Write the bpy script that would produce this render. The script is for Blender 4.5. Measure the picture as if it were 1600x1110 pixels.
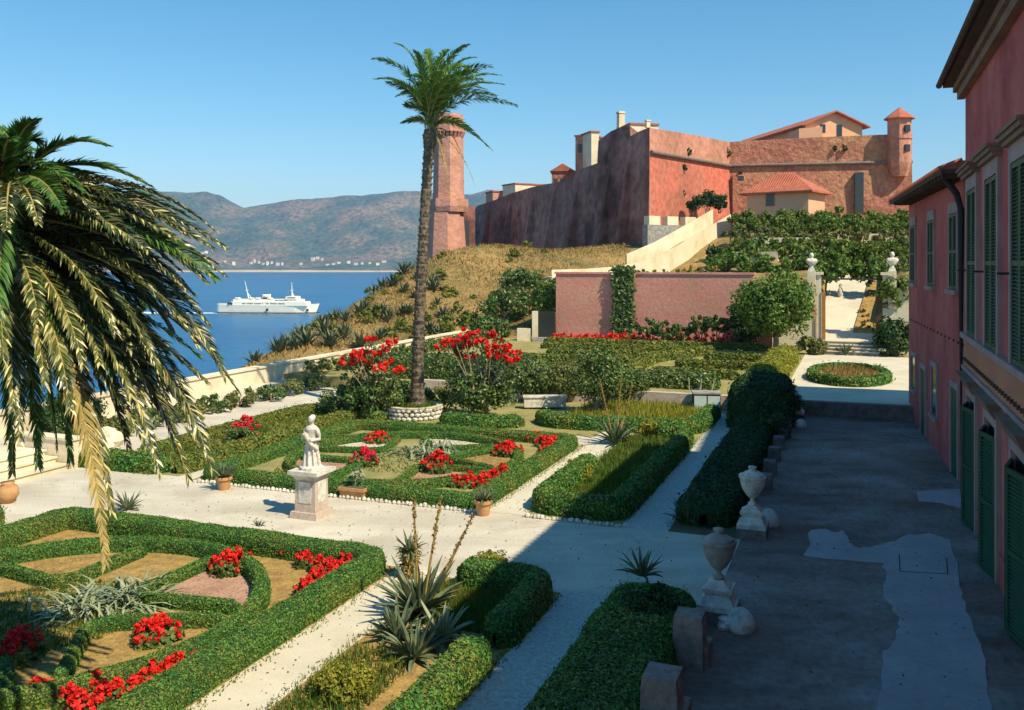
import bpy, math, random
import numpy as np
from mathutils import Vector, Matrix

# ------------------------------------------------------------------ camera, sky, sun
S = bpy.context.scene
for o in list(bpy.data.objects): bpy.data.objects.remove(o)
COL = S.collection
R = math.radians
H = 7.0                      # eye height above the lower garden
F = 1400.0                   # focal length in pixels of the 1600 px wide photograph
HX, HY = 800.0, 410.0        # principal column, eye level row
cam = bpy.data.objects.new('camera', bpy.data.cameras.new('camera')); COL.objects.link(cam)
cam.location = (0, 0, H); cam.rotation_euler = (R(90), 0, 0)
cam.data.sensor_width = 36.0; cam.data.lens = 36.0*F/1600.0
cam.data.shift_y = -(555.0-HY)/1600.0
cam.data.clip_start = 0.2; cam.data.clip_end = 60000
S.camera = cam
SUNV = Vector((0.63, -0.58, 1.0)).normalized()      # towards the sun
elev = math.asin(SUNV.z); azim = math.atan2(SUNV.x, SUNV.y)
w = bpy.data.worlds.new('World'); S.world = w; w.use_nodes = True
nt = w.node_tree; nt.nodes.clear()
sky = nt.nodes.new('ShaderNodeTexSky'); sky.sky_type = 'NISHITA'; sky.sun_disc = False
sky.sun_elevation = elev; sky.sun_rotation = azim
sky.air_density = 1.0; sky.dust_density = 0.05; sky.ozone_density = 2.0; sky.altitude = 0
bg = nt.nodes.new('ShaderNodeBackground'); bg.inputs['Strength'].default_value = 0.108
wo = nt.nodes.new('ShaderNodeOutputWorld')
hs_ = nt.nodes.new('ShaderNodeHueSaturation'); hs_.inputs['Saturation'].default_value = 1.34; hs_.inputs['Hue'].default_value = 0.486; hs_.inputs['Value'].default_value = 1.05
nt.links.new(sky.outputs[0], hs_.inputs['Color']); nt.links.new(hs_.outputs[0], bg.inputs[0]); nt.links.new(bg.outputs[0], wo.inputs[0])
sl = bpy.data.lights.new('sun', 'SUN'); sl.energy = 5.0; sl.angle = R(0.53); sl.color = (1.0, 0.87, 0.64)
sun = bpy.data.objects.new('sun', sl); COL.objects.link(sun)
sun.rotation_euler = SUNV.to_track_quat('Z', 'Y').to_euler()
S.view_settings.view_transform = 'Standard'; S.view_settings.look = 'None'
S.view_settings.gamma = 1.0; S.view_settings.exposure = 0.46
S.render.engine = 'CYCLES'
S.cycles.max_bounces = 5; S.cycles.diffuse_bounces = 3; S.cycles.glossy_bounces = 2
S.cycles.transparent_max_bounces = 6; S.cycles.volume_bounces = 0

# ------------------------------------------------------------------ places
TH = math.atan(540.0/1400.0)          # bearing of the garden's axis
ST, CT = math.sin(TH), math.cos(TH)
def W(u, v, z=0.0): return np.array((u*ST+v*CT, u*CT-v*ST, z))
def UV(p): return (p[0]*ST+p[1]*CT, p[0]*CT-p[1]*ST)
def G(px, py, z=0.0):                 # point of height z on a sight line
    d = F*(H-z)/(py-HY); return np.array(((px-HX)/F*d, d, z))
def D(px, py, d): return np.array(((px-HX)/F*d, d, H+(HY-py)/F*d))
def GUV(px, py, z=0.0): return UV(G(px, py, z))
RNG = np.random.default_rng(7); random.seed(7)

# ------------------------------------------------------------------ materials
MATS = {}
def mat(name, c1, c2=None, scale=3.0, rough=0.85, bump=0.0, bscale=20.0, c3=None, s3=0.4, island=0.0, trans=0.0,
        contrast=(0.35, 0.65), spec=0.3, fine=0.0, fscale=40.0, stretch=None, metallic=0.0, isl2=None):
    m = bpy.data.materials.new(name); m.use_nodes = True
    n = m.node_tree; n.nodes.clear(); L = n.links.new
    out = n.nodes.new('ShaderNodeOutputMaterial'); b = n.nodes.new('ShaderNodeBsdfPrincipled')
    b.inputs['Roughness'].default_value = rough; b.inputs['Specular IOR Level'].default_value = spec
    b.inputs['Metallic'].default_value = metallic
    geo = n.nodes.new('ShaderNodeNewGeometry'); pos = geo.outputs['Position']
    if stretch:
        mp = n.nodes.new('ShaderNodeMapping'); mp.inputs['Scale'].default_value = stretch
        L(pos, mp.inputs['Vector']); spos = mp.outputs[0]
    else: spos = pos
    def noise(vec, sc, det=5.0, ro=0.6):
        t = n.nodes.new('ShaderNodeTexNoise'); t.inputs['Scale'].default_value = sc
        t.inputs['Detail'].default_value = det; t.inputs['Roughness'].default_value = ro
        L(vec, t.inputs['Vector']); return t.outputs['Fac']
    def ramp(f, a, bb):
        r = n.nodes.new('ShaderNodeMapRange'); r.inputs[1].default_value = a; r.inputs[2].default_value = bb
        L(f, r.inputs[0]); return r.outputs[0]
    def mix(f, a, bb, mode='MIX'):
        x = n.nodes.new('ShaderNodeMix'); x.data_type = 'RGBA'; x.blend_type = mode
        if isinstance(f, float): x.inputs[0].default_value = f
        else: L(f, x.inputs[0])
        for i, c in ((6, a), (7, bb)):
            if isinstance(c, tuple): x.inputs[i].default_value = (*c, 1)
            else: L(c, x.inputs[i])
        return x.outputs[2]
    col = c1
    if c2 is not None: col = mix(ramp(noise(spos, scale), *contrast), c1, c2)
    if c3 is not None: col = mix(ramp(noise(pos, s3, 6.0, 0.65), 0.48, 0.68), col, c3)
    if fine > 0:
        f = n.nodes.new('ShaderNodeMapRange'); f.inputs[1].default_value = 0.3; f.inputs[2].default_value = 0.7
        f.inputs[3].default_value = 1-fine; f.inputs[4].default_value = 1+fine
        L(noise(pos, fscale, 3.0), f.inputs[0])
        v = n.nodes.new('ShaderNodeHueSaturation'); L(f.outputs[0], v.inputs['Value'])
        if isinstance(col, tuple): v.inputs['Color'].default_value = (*col, 1)
        else: L(col, v.inputs['Color'])
        col = v.outputs[0]
    if isl2 is not None:
        wn = n.nodes.new('ShaderNodeTexWhiteNoise'); wn.noise_dimensions = '1D'; L(geo.outputs['Random Per Island'], wn.inputs['W'])
        gt_ = n.nodes.new('ShaderNodeMath'); gt_.operation = 'GREATER_THAN'; gt_.inputs[1].default_value = 1-isl2[1]; L(wn.outputs['Value'], gt_.inputs[0])
        col = mix(gt_.outputs[0], col, isl2[0])
    if island > 0:
        f = n.nodes.new('ShaderNodeMapRange'); f.inputs[3].default_value = 1-island; f.inputs[4].default_value = 1+island
        L(geo.outputs['Random Per Island'], f.inputs[0])
        v = n.nodes.new('ShaderNodeHueSaturation'); L(f.outputs[0], v.inputs['Value'])
        if isinstance(col, tuple): v.inputs['Color'].default_value = (*col, 1)
        else: L(col, v.inputs['Color'])
        col = v.outputs[0]
    if isinstance(col, tuple): b.inputs['Base Color'].default_value = (*col, 1)
    else: L(col, b.inputs['Base Color'])
    if bump > 0:
        bp = n.nodes.new('ShaderNodeBump'); bp.inputs['Strength'].default_value = 1.0; bp.inputs['Distance'].default_value = bump
        L(noise(spos, bscale, 6.0), bp.inputs['Height']); L(bp.outputs[0], b.inputs['Normal'])
    if trans > 0:
        t = n.nodes.new('ShaderNodeBsdfTranslucent'); ms = n.nodes.new('ShaderNodeMixShader'); ms.inputs[0].default_value = trans
        if isinstance(col, tuple): t.inputs['Color'].default_value = (*col, 1)
        else: L(col, t.inputs['Color'])
        L(b.outputs[0], ms.inputs[1]); L(t.outputs[0], ms.inputs[2]); L(ms.outputs[0], out.inputs[0])
    else: L(b.outputs[0], out.inputs[0])
    MATS[name] = m; return m

mat('box_leaf', (0.065, 0.185, 0.03), (0.12, 0.235, 0.035), 0.9, 0.5, island=0.55, trans=0.2, c3=(0.18, 0.22, 0.035), s3=0.45, isl2=((0.24, 0.18, 0.05), 0.06))
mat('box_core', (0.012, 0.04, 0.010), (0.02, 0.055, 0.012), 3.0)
mat('dry_box_leaf', (0.13, 0.18, 0.025), (0.19, 0.19, 0.03), 0.9, 0.6, island=0.4, trans=0.2)
mat('lime_leaf', (0.22, 0.25, 0.025), (0.31, 0.29, 0.035), 0.9, 0.6, island=0.4, trans=0.3)
mat('shrub_leaf', (0.065, 0.14, 0.03), (0.13, 0.18, 0.045), 0.8, 0.4, island=0.6, trans=0.2, isl2=((0.30, 0.30, 0.12), 0.08))
mat('pale_leaf', (0.14, 0.18, 0.05), (0.20, 0.20, 0.06), 0.8, 0.5, island=0.5, trans=0.25)
mat('tree_leaf', (0.10, 0.19, 0.03), (0.16, 0.24, 0.04), 0.6, 0.5, island=0.5, trans=0.25)
mat('vine_leaf', (0.09, 0.17, 0.025), (0.17, 0.22, 0.035), 0.5, 0.5, island=0.5, trans=0.3)
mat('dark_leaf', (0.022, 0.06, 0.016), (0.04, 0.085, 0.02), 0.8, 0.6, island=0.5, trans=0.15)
mat('grass_blade', (0.07, 0.14, 0.018), (0.16, 0.19, 0.025), 0.5, 0.6, island=0.4, trans=0.3)
mat('dry_grass', (0.38, 0.245, 0.075), (0.24, 0.175, 0.055), 0.25, 0.8, island=0.4, trans=0.2)
mat('litter', (0.20, 0.12, 0.06), (0.11, 0.075, 0.04), 2.0, 0.9, island=0.5)
mat('palm_green', (0.045, 0.13, 0.022), (0.10, 0.20, 0.03), 0.8, 0.38, island=0.6, trans=0.22, spec=0.5, isl2=((0.30, 0.32, 0.10), 0.07))
mat('palm_bright', (0.075, 0.20, 0.028), (0.15, 0.27, 0.04), 0.8, 0.36, island=0.6, trans=0.25, spec=0.5)
mat('palm_olive', (0.11, 0.125, 0.032), (0.045, 0.07, 0.02), 1.4, 0.33, island=0.7, trans=0.1, spec=0.6, isl2=((0.48, 0.42, 0.17), 0.16))  # random straw leaflets are sun highlights put into the leaf colour
mat('palm_straw', (0.42, 0.33, 0.11), (0.30, 0.22, 0.06), 1.2, 0.6, island=0.4, trans=0.15)
mat('palm_bark', (0.10, 0.075, 0.05), (0.20, 0.165, 0.12), 5.0, 0.95, bump=0.03, bscale=12)
mat('rachis', (0.36, 0.30, 0.10), (0.26, 0.2, 0.06), 2.0, 0.6)
mat('bark', (0.14, 0.10, 0.065), (0.22, 0.18, 0.12), 6.0, 0.95, bump=0.02)
mat('pale_bark', (0.38, 0.33, 0.25), (0.25, 0.2, 0.14), 6.0, 0.95)
mat('agave_leaf', (0.045, 0.08, 0.042), (0.09, 0.125, 0.065), 1.5, 0.5, island=0.35, c3=(0.2, 0.21, 0.1), s3=2.0)
mat('agave_pale', (0.30, 0.33, 0.19), (0.2, 0.25, 0.13), 1.5, 0.5, island=0.3)
mat('stalk', (0.35, 0.24, 0.06), (0.22, 0.14, 0.04), 8.0, 0.8)
mat('red_petal', (0.85, 0.035, 0.012), (0.72, 0.02, 0.015), 2.0, 0.6, island=0.35, trans=0.2, isl2=((0.60, 0.012, 0.015), 0.2))
mat('pink_petal', (0.78, 0.02, 0.06), (0.6, 0.015, 0.04), 2.0, 0.6, island=0.3, trans=0.2)
mat('geranium_leaf', (0.07, 0.13, 0.025), (0.13, 0.17, 0.04), 2.0, 0.6, island=0.5, trans=0.2)
mat('pale_ground', (0.55, 0.50, 0.38), (0.64, 0.58, 0.44), 0.6, 0.95, bump=0.004, bscale=30, c3=(0.52, 0.46, 0.33), s3=0.5, fine=0.07, fscale=25)
mat('plaza', (0.48, 0.44, 0.35), (0.62, 0.57, 0.46), 0.5, 0.95, bump=0.004, bscale=25, c3=(0.42, 0.37, 0.28), s3=0.45, fine=0.1, fscale=14, stretch=(0.5, 1.6, 1))
mat('gravel', (0.42, 0.41, 0.37), (0.56, 0.55, 0.50), 9.0, 0.95, bump=0.02, bscale=28, fine=0.25, fscale=22)
mat('red_soil', (0.40, 0.22, 0.15), (0.47, 0.29, 0.2), 1.5, 1.0, bump=0.02, bscale=14, fine=0.12, fscale=12, c3=(0.30, 0.17, 0.10), s3=1.3)
mat('ochre_soil', (0.42, 0.27, 0.08), (0.24, 0.16, 0.055), 3.0, 1.0, bump=0.03, bscale=12, fine=0.25, fscale=14)
mat('moss_soil', (0.22, 0.21, 0.07), (0.34, 0.29, 0.11), 1.0, 1.0, bump=0.03, bscale=10, fine=0.25, fscale=12)
mat('dark_soil', (0.10, 0.085, 0.05), (0.15, 0.12, 0.06), 1.0, 1.0, bump=0.03, bscale=10)
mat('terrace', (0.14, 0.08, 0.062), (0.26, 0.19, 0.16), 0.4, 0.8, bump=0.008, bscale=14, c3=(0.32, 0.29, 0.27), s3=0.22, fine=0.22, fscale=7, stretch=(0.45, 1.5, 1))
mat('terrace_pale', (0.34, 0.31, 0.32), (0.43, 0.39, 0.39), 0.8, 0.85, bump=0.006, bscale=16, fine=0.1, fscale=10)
mat('pink_plaster', (0.46, 0.09, 0.08), (0.58, 0.16, 0.13), 0.6, 0.9, bump=0.012, bscale=9, c3=(0.36, 0.07, 0.065), s3=0.5, fine=0.12, fscale=6, stretch=(1, 1, 0.4))
mat('orange_plaster', (0.58, 0.24, 0.12), (0.5, 0.19, 0.11), 0.7, 0.9, bump=0.006, bscale=9)
mat('surround', (0.44, 0.31, 0.28), (0.35, 0.23, 0.21), 1.0, 0.9)
mat('shutter_green', (0.010, 0.062, 0.024), (0.016, 0.085, 0.032), 1.5, 0.55, spec=0.4)
mat('dark_timber', (0.075, 0.045, 0.03), (0.12, 0.075, 0.05), 3.0, 0.9)
mat('cornice', (0.30, 0.19, 0.13), (0.2, 0.125, 0.09), 2.0, 0.9)
mat('iron', (0.035, 0.03, 0.03), None, rough=0.7)
mat('glass', (0.02, 0.025, 0.03), None, rough=0.15, spec=0.6)
mat('pane', (0.42, 0.55, 0.52), (0.55, 0.62, 0.58), 2.0, rough=0.2, spec=0.6)
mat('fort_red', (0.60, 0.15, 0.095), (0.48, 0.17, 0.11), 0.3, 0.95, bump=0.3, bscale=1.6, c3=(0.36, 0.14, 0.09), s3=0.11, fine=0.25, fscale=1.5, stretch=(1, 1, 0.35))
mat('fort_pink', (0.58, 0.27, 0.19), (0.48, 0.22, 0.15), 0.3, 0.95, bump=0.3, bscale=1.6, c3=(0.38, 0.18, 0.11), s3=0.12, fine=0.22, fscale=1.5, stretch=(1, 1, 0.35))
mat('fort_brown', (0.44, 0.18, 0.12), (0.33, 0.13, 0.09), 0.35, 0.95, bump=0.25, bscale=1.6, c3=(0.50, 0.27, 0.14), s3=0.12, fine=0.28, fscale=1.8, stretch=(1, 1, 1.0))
mat('fort_shaded', (0.26, 0.10, 0.075), (0.44, 0.22, 0.17), 0.16, 0.95, bump=0.5, bscale=0.7, c3=(0.10, 0.045, 0.035), s3=0.13, fine=0.35, fscale=0.9, stretch=(1, 1, 0.22))  # shade of the sunless side put into the brick colour, plus dark streaks
mat('tower_stone', (0.62, 0.31, 0.22), (0.48, 0.23, 0.16), 0.5, 0.95, bump=0.15, bscale=1.6, fine=0.12, fscale=1.6)
mat('garden_wall', (0.60, 0.25, 0.20), (0.64, 0.32, 0.245), 0.6, 0.95, bump=0.03, bscale=4, c3=(0.50, 0.26, 0.17), s3=0.3, fine=0.14, fscale=5)
mat('cream_wall', (0.70, 0.60, 0.42), (0.76, 0.68, 0.50), 0.5, 0.95, bump=0.02, bscale=4, c3=(0.55, 0.45, 0.28), s3=0.35, fine=0.06, fscale=6)
mat('orange_wall', (0.74, 0.42, 0.25), (0.7, 0.36, 0.22), 0.5, 0.95, bump=0.02, bscale=4)
mat('roof_tile', (0.46, 0.15, 0.085), (0.36, 0.11, 0.07), 1.5, 0.9, bump=0.04, bscale=5, fine=0.25, fscale=3)
mat('stone_white', (0.70, 0.67, 0.60), (0.55, 0.51, 0.44), 2.5, 0.85, bump=0.012, bscale=20, fine=0.12, fscale=18, c3=(0.38, 0.35, 0.29), s3=5.0)
mat('stone_grey', (0.38, 0.36, 0.33), (0.22, 0.20, 0.18), 3.0, 0.9, bump=0.02, bscale=14, fine=0.15, fscale=12)
mat('stone_pink', (0.46, 0.36, 0.30), (0.55, 0.46, 0.38), 3.0, 0.9, bump=0.02, bscale=14, fine=0.12, fscale=16)
mat('stone_dark', (0.15, 0.115, 0.10), (0.24, 0.19, 0.17), 3.0, 0.95, bump=0.03, bscale=10, fine=0.2, fscale=10)
mat('stone_brown', (0.22, 0.16, 0.125), (0.34, 0.26, 0.21), 3.0, 0.95, bump=0.03, bscale=10, fine=0.2, fscale=10)
mat('terracotta', (0.52, 0.30, 0.13), (0.44, 0.23, 0.10), 4.0, 0.9, bump=0.01, bscale=20)
mat('wood_orange', (0.45, 0.22, 0.06), (0.36, 0.16, 0.05), 4.0, 0.85)
mat('ship_white', (0.90, 0.86, 0.73), (0.86, 0.82, 0.70), 0.1, 0.5)
mat('ship_black', (0.015, 0.015, 0.018), None, rough=0.5)
mat('foam', (0.80, 0.84, 0.86), (0.35, 0.55, 0.68), 0.25, 0.8, contrast=(0.5, 0.75), stretch=(0.25, 1, 1))
mat('hillside', (0.36, 0.235, 0.085), (0.24, 0.165, 0.06), 0.3, 1.0, bump=0.35, bscale=1.2, c3=(0.15, 0.125, 0.045), s3=0.16, fine=0.25, fscale=2.0)
mat('far_hill', (0.06, 0.09, 0.05), (0.20, 0.14, 0.08), 0.0034, 1.0, bump=22.0, bscale=0.02, c3=(0.03, 0.06, 0.04), s3=0.0032, fine=0.75, fscale=0.045, contrast=(0.42, 0.6))
mat('sand', (0.62, 0.5, 0.34), (0.5, 0.38, 0.24), 0.01, 1.0)
m = mat('sea', (0.004, 0.085, 0.22), (0.008, 0.12, 0.28), 0.006, 0.28, bump=1.3, bscale=0.16, spec=0.4, c3=(0.012, 0.14, 0.30), s3=0.008, fine=0.15, fscale=0.12, stretch=(0.5, 1.6, 1))

# ------------------------------------------------------------------ mesh building
WL = {}                                   # world location of every object
def unit(a):
    a = np.asarray(a, float); return a/(np.linalg.norm(a, axis=-1, keepdims=True)+1e-12)
class Frame:                              # a = along, b = outward, z = up
    def __init__(s, o, a, b): s.o = np.array(o, float)[:3]; s.a = unit(np.array((a[0], a[1], 0.))); s.b = unit(np.array((b[0], b[1], 0.)))
    def p(s, a, b, z): return s.o + s.a*a + s.b*b + np.array((0, 0, z))
class MB:
    def __init__(s): s.V = []; s.Fc = []; s.n = 0
    def add(s, v, f, mi=0):
        v = np.asarray(v, float).reshape(-1, 3)
        if isinstance(f, np.ndarray): s.Fc.append((f+s.n, mi))
        else:
            by = {}
            for q in f: by.setdefault(len(q), []).append(q)
            for k, q in by.items(): s.Fc.append((np.array(q, int)+s.n, mi))
        s.V.append(v); s.n += len(v); return s
    def hexa(s, pts, mi=0):               # 4 bottom + 4 top points
        return s.add(pts, [(3, 2, 1, 0), (4, 5, 6, 7), (0, 1, 5, 4), (1, 2, 6, 5), (2, 3, 7, 6), (3, 0, 4, 7)], mi)
    def fbox(s, f, a0, a1, b0, b1, z0, z1, mi=0):
        return s.hexa([f.p(a0, b0, z0), f.p(a1, b0, z0), f.p(a1, b1, z0), f.p(a0, b1, z0), f.p(a0, b0, z1), f.p(a1, b0, z1), f.p(a1, b1, z1), f.p(a0, b1, z1)], mi)
    def cbox(s, f, a, b, z0, z1, wa, wb, ta=None, tb=None, mi=0):   # centred, tapered
        ta = wa if ta is None else ta; tb = wb if tb is None else tb
        g = [(-1, -1), (1, -1), (1, 1), (-1, 1)]
        return s.hexa([f.p(a+x*wa/2, b+y*wb/2, z0) for x, y in g]+[f.p(a+x*ta/2, b+y*tb/2, z1) for x, y in g], mi)
    def prism(s, poly, z0, z1, mi=0, mi_top=None):
        n = len(poly); p = np.array([(q[0], q[1]) for q in poly], float)
        v = np.vstack([np.c_[p, np.full(n, z0)], np.c_[p, np.full(n, z1)]])
        s.add(v, [(i, (i+1) % n, n+(i+1) % n, n+i) for i in range(n)]+[tuple(range(n-1, -1, -1))], mi)
        s.add(v[n:], [tuple(range(n))], mi if mi_top is None else mi_top); return s
    def sheet(s, poly, z, mi=0):
        p = [(q[0], q[1], z) for q in poly]; return s.add(p, [tuple(range(len(p)))], mi)
    def lathe(s, prof, c=(0, 0, 0), seg=16, mi=0, ph=0.0, sx=1.0, sy=1.0):
        a = np.arange(seg)*2*math.pi/seg+ph; c = np.asarray(c, float)
        v = np.vstack([np.c_[c[0]+r*np.cos(a)*sx, c[1]+r*np.sin(a)*sy, np.full(seg, c[2]+z)] for r, z in prof])
        f = [(i*seg+j, i*seg+(j+1) % seg, (i+1)*seg+(j+1) % seg, (i+1)*seg+j) for i in range(len(prof)-1) for j in range(seg)]
        f += [tuple(range(seg-1, -1, -1)), tuple((len(prof)-1)*seg+j for j in range(seg))]
        return s.add(v, f, mi)
    def tube(s, P, rad, seg=8, mi=0):
        P = np.asarray(P, float); n = len(P); rad = np.broadcast_to(np.asarray(rad, float), (n,))
        T = unit(np.gradient(P, axis=0)); ref = np.array((0, 0, 1.)) if abs(T[0][2]) < 0.9 else np.array((1., 0, 0))
        A = unit(np.cross(T, ref)); B = np.cross(T, A); a = np.arange(seg)*2*math.pi/seg
        v = np.vstack([P[i]+rad[i]*(np.cos(a)[:, None]*A[i]+np.sin(a)[:, None]*B[i]) for i in range(n)])
        f = [(i*seg+j, i*seg+(j+1) % seg, (i+1)*seg+(j+1) % seg, (i+1)*seg+j) for i in range(n-1) for j in range(seg)]
        f += [tuple(range(seg-1, -1, -1)), tuple((n-1)*seg+j for j in range(seg))]
        return s.add(v, f, mi)
    def grid(s, X, Y, Z, mi=0, mask=None):
        r, c = X.shape; v = np.c_[X.ravel(), Y.ravel(), Z.ravel()]
        i, j = np.meshgrid(np.arange(r-1), np.arange(c-1), indexing='ij')
        q = np.stack([i*c+j, (i+1)*c+j, (i+1)*c+j+1, i*c+j+1], -1)
        if mask is not None: q = q[mask]
        return s.add(v, q.reshape(-1, 4), mi)
    def ball(s, c, r, seg=10, mi=0, sz=1.0):
        k = max(4, seg//2); return s.lathe([(max(1e-3, r*math.sin(math.pi*i/k)), -r*sz*math.cos(math.pi*i/k)) for i in range(k+1)], c, seg, mi)
    def leaves(s, P, N, size, mi=0, elong=1.7, jit=0.7, rng=RNG, updown=0.0):
        n = len(P); size = np.broadcast_to(np.asarray(size, float), (n,))*rng.uniform(0.7, 1.3, n)
        N = unit(N + rng.normal(0, jit, (n, 3))); T = rng.normal(0, 1, (n, 3)); T[:, 2] += updown
        T = unit(T-(T*N).sum(1)[:, None]*N); B = np.cross(N, T)
        a = (size*0.5*math.sqrt(elong))[:, None]; b = (size*0.5/math.sqrt(elong))[:, None]
        v = np.stack([P-T*a, P+B*b+T*a*0.1, P+T*a-N*a*0.3, P-B*b+T*a*0.1], 1).reshape(-1, 3)
        return s.add(v, np.arange(4*n).reshape(n, 4), mi)
    def blades(s, P, h, wd, mi=0, lean=0.35, rng=RNG):
        n = len(P); h = np.broadcast_to(np.asarray(h, float), (n,))*rng.uniform(0.6, 1.3, n)
        a = rng.uniform(0, 2*math.pi, n); dx = np.c_[np.cos(a), np.sin(a), np.zeros(n)]*wd/2
        l = rng.normal(0, lean, (n, 3)); l[:, 2] = 1; l = unit(l)*h[:, None]
        v = np.stack([P-dx, P+dx, P+l], 1).reshape(-1, 3); return s.add(v, np.arange(3*n).reshape(n, 3), mi)
    def build(s, name, mats, parent=None, smooth=False, label=None, cat=None, group=None, kind=None, origin=None):
        v = np.vstack(s.V); 
        if parent is not None: loc = WL[parent]
        elif origin is not None: loc = np.asarray(origin, float)
        else: loc = np.array(((v[:, 0].min()+v[:, 0].max())/2, (v[:, 1].min()+v[:, 1].max())/2, v[:, 2].min()))
        me = bpy.data.meshes.new(name); me.vertices.add(len(v)); me.vertices.foreach_set('co', (v-loc).astype(np.float32).ravel())
        nl = sum(f.size for f, _ in s.Fc); npol = sum(len(f) for f, _ in s.Fc)
        me.loops.add(nl); me.loops.foreach_set('vertex_index', np.concatenate([f.ravel() for f, _ in s.Fc]).astype(np.int32))
        tot = np.concatenate([np.full(len(f), f.shape[1]) for f, _ in s.Fc])
        me.polygons.add(npol); me.polygons.foreach_set('loop_start', np.r_[0, np.cumsum(tot)[:-1]].astype(np.int32))
        me.polygons.foreach_set('material_index', np.concatenate([np.full(len(f), k) for f, k in s.Fc]).astype(np.int32))
        if isinstance(mats, str): mats = [mats]
        for m_ in mats: me.materials.append(MATS[m_])
        me.update(calc_edges=True)
        me.polygons.foreach_set('use_smooth', np.full(npol, bool(smooth)))
        return link(name, me, loc, parent, label, cat, group, kind)
def link(name, me, loc, parent=None, label=None, cat=None, group=None, kind=None):
    o = bpy.data.objects.new(name, me); COL.objects.link(o)
    if parent is not None: o.parent = parent; o.location = np.asarray(loc)-WL[parent]
    else: o.location = loc
    WL[o] = np.array(loc, float)
    tag(o, label, cat, group, kind); return o
def tag(o, label=None, cat=None, group=None, kind=None):
    for k, x in (('label', label), ('category', cat), ('group', group), ('kind', kind)):
        if x: o[k] = x
def thing(name, loc, label, cat, group=None): return link(name, None, np.array(loc, float), None, label, cat, group)
def dup(root, loc, rotz=0.0, scale=1.0, label=None, group=None):
    r = root.copy(); COL.objects.link(r); r.location = loc; r.rotation_euler = (0, 0, rotz); r.scale = (scale,)*3
    WL[r] = np.array(loc, float); tag(r, label, None, group)
    for ch in list(root.children):
        c = ch.copy(); COL.objects.link(c); c.parent = r
        for g in list(ch.children):
            e = g.copy(); COL.objects.link(e); e.parent = c
    return r
def structure(name, mb, mats, **k): return mb.build(name, mats, kind='structure', **k)
def UVpoly(l): return [W(a, b) for a, b in l]
def inpoly(P, poly):
    poly = np.array([(q[0], q[1]) for q in poly]); x, y = P[:, 0], P[:, 1]; r = np.zeros(len(P), bool); j = len(poly)-1
    for i in range(len(poly)):
        xi, yi = poly[i]; xj, yj = poly[j]
        r ^= ((yi > y) != (yj > y)) & (x < (xj-xi)*(y-yi)/(yj-yi+1e-12)+xi); j = i
    return r
def scatter(poly, n, rng=RNG):
    p = np.array([(q[0], q[1]) for q in poly]); lo, hi = p.min(0), p.max(0)
    P = rng.uniform(lo, hi, (n, 2)); P = P[inpoly(P, poly)]; return np.c_[P, np.zeros(len(P))]
def smoothpath(pts, step=0.2, closed=False, rnd=2):
    p = [np.array(q[:2], float) for q in pts]
    for _ in range(rnd):                      # corner cutting
        q = [] if closed else [p[0]]
        m_ = len(p) if closed else len(p)-1
        for i in range(m_):
            a, b = p[i], p[(i+1) % len(p)]; L = np.linalg.norm(b-a); t = min(0.25, 0.3/max(L, 1e-6)) if rnd <= 2 else 0.25
            q += [a+(b-a)*t, b-(b-a)*t]
        if not closed: q.append(p[-1])
        p = q
    if closed: p = p+[p[0]]
    p = np.array(p); s_ = np.r_[0, np.cumsum(np.linalg.norm(np.diff(p, axis=0), axis=1))]
    n = max(3, int(s_[-1]/step)+1); t = np.linspace(0, s_[-1], n)
    return np.c_[np.interp(t, s_, p[:, 0]), np.interp(t, s_, p[:, 1])]
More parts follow.
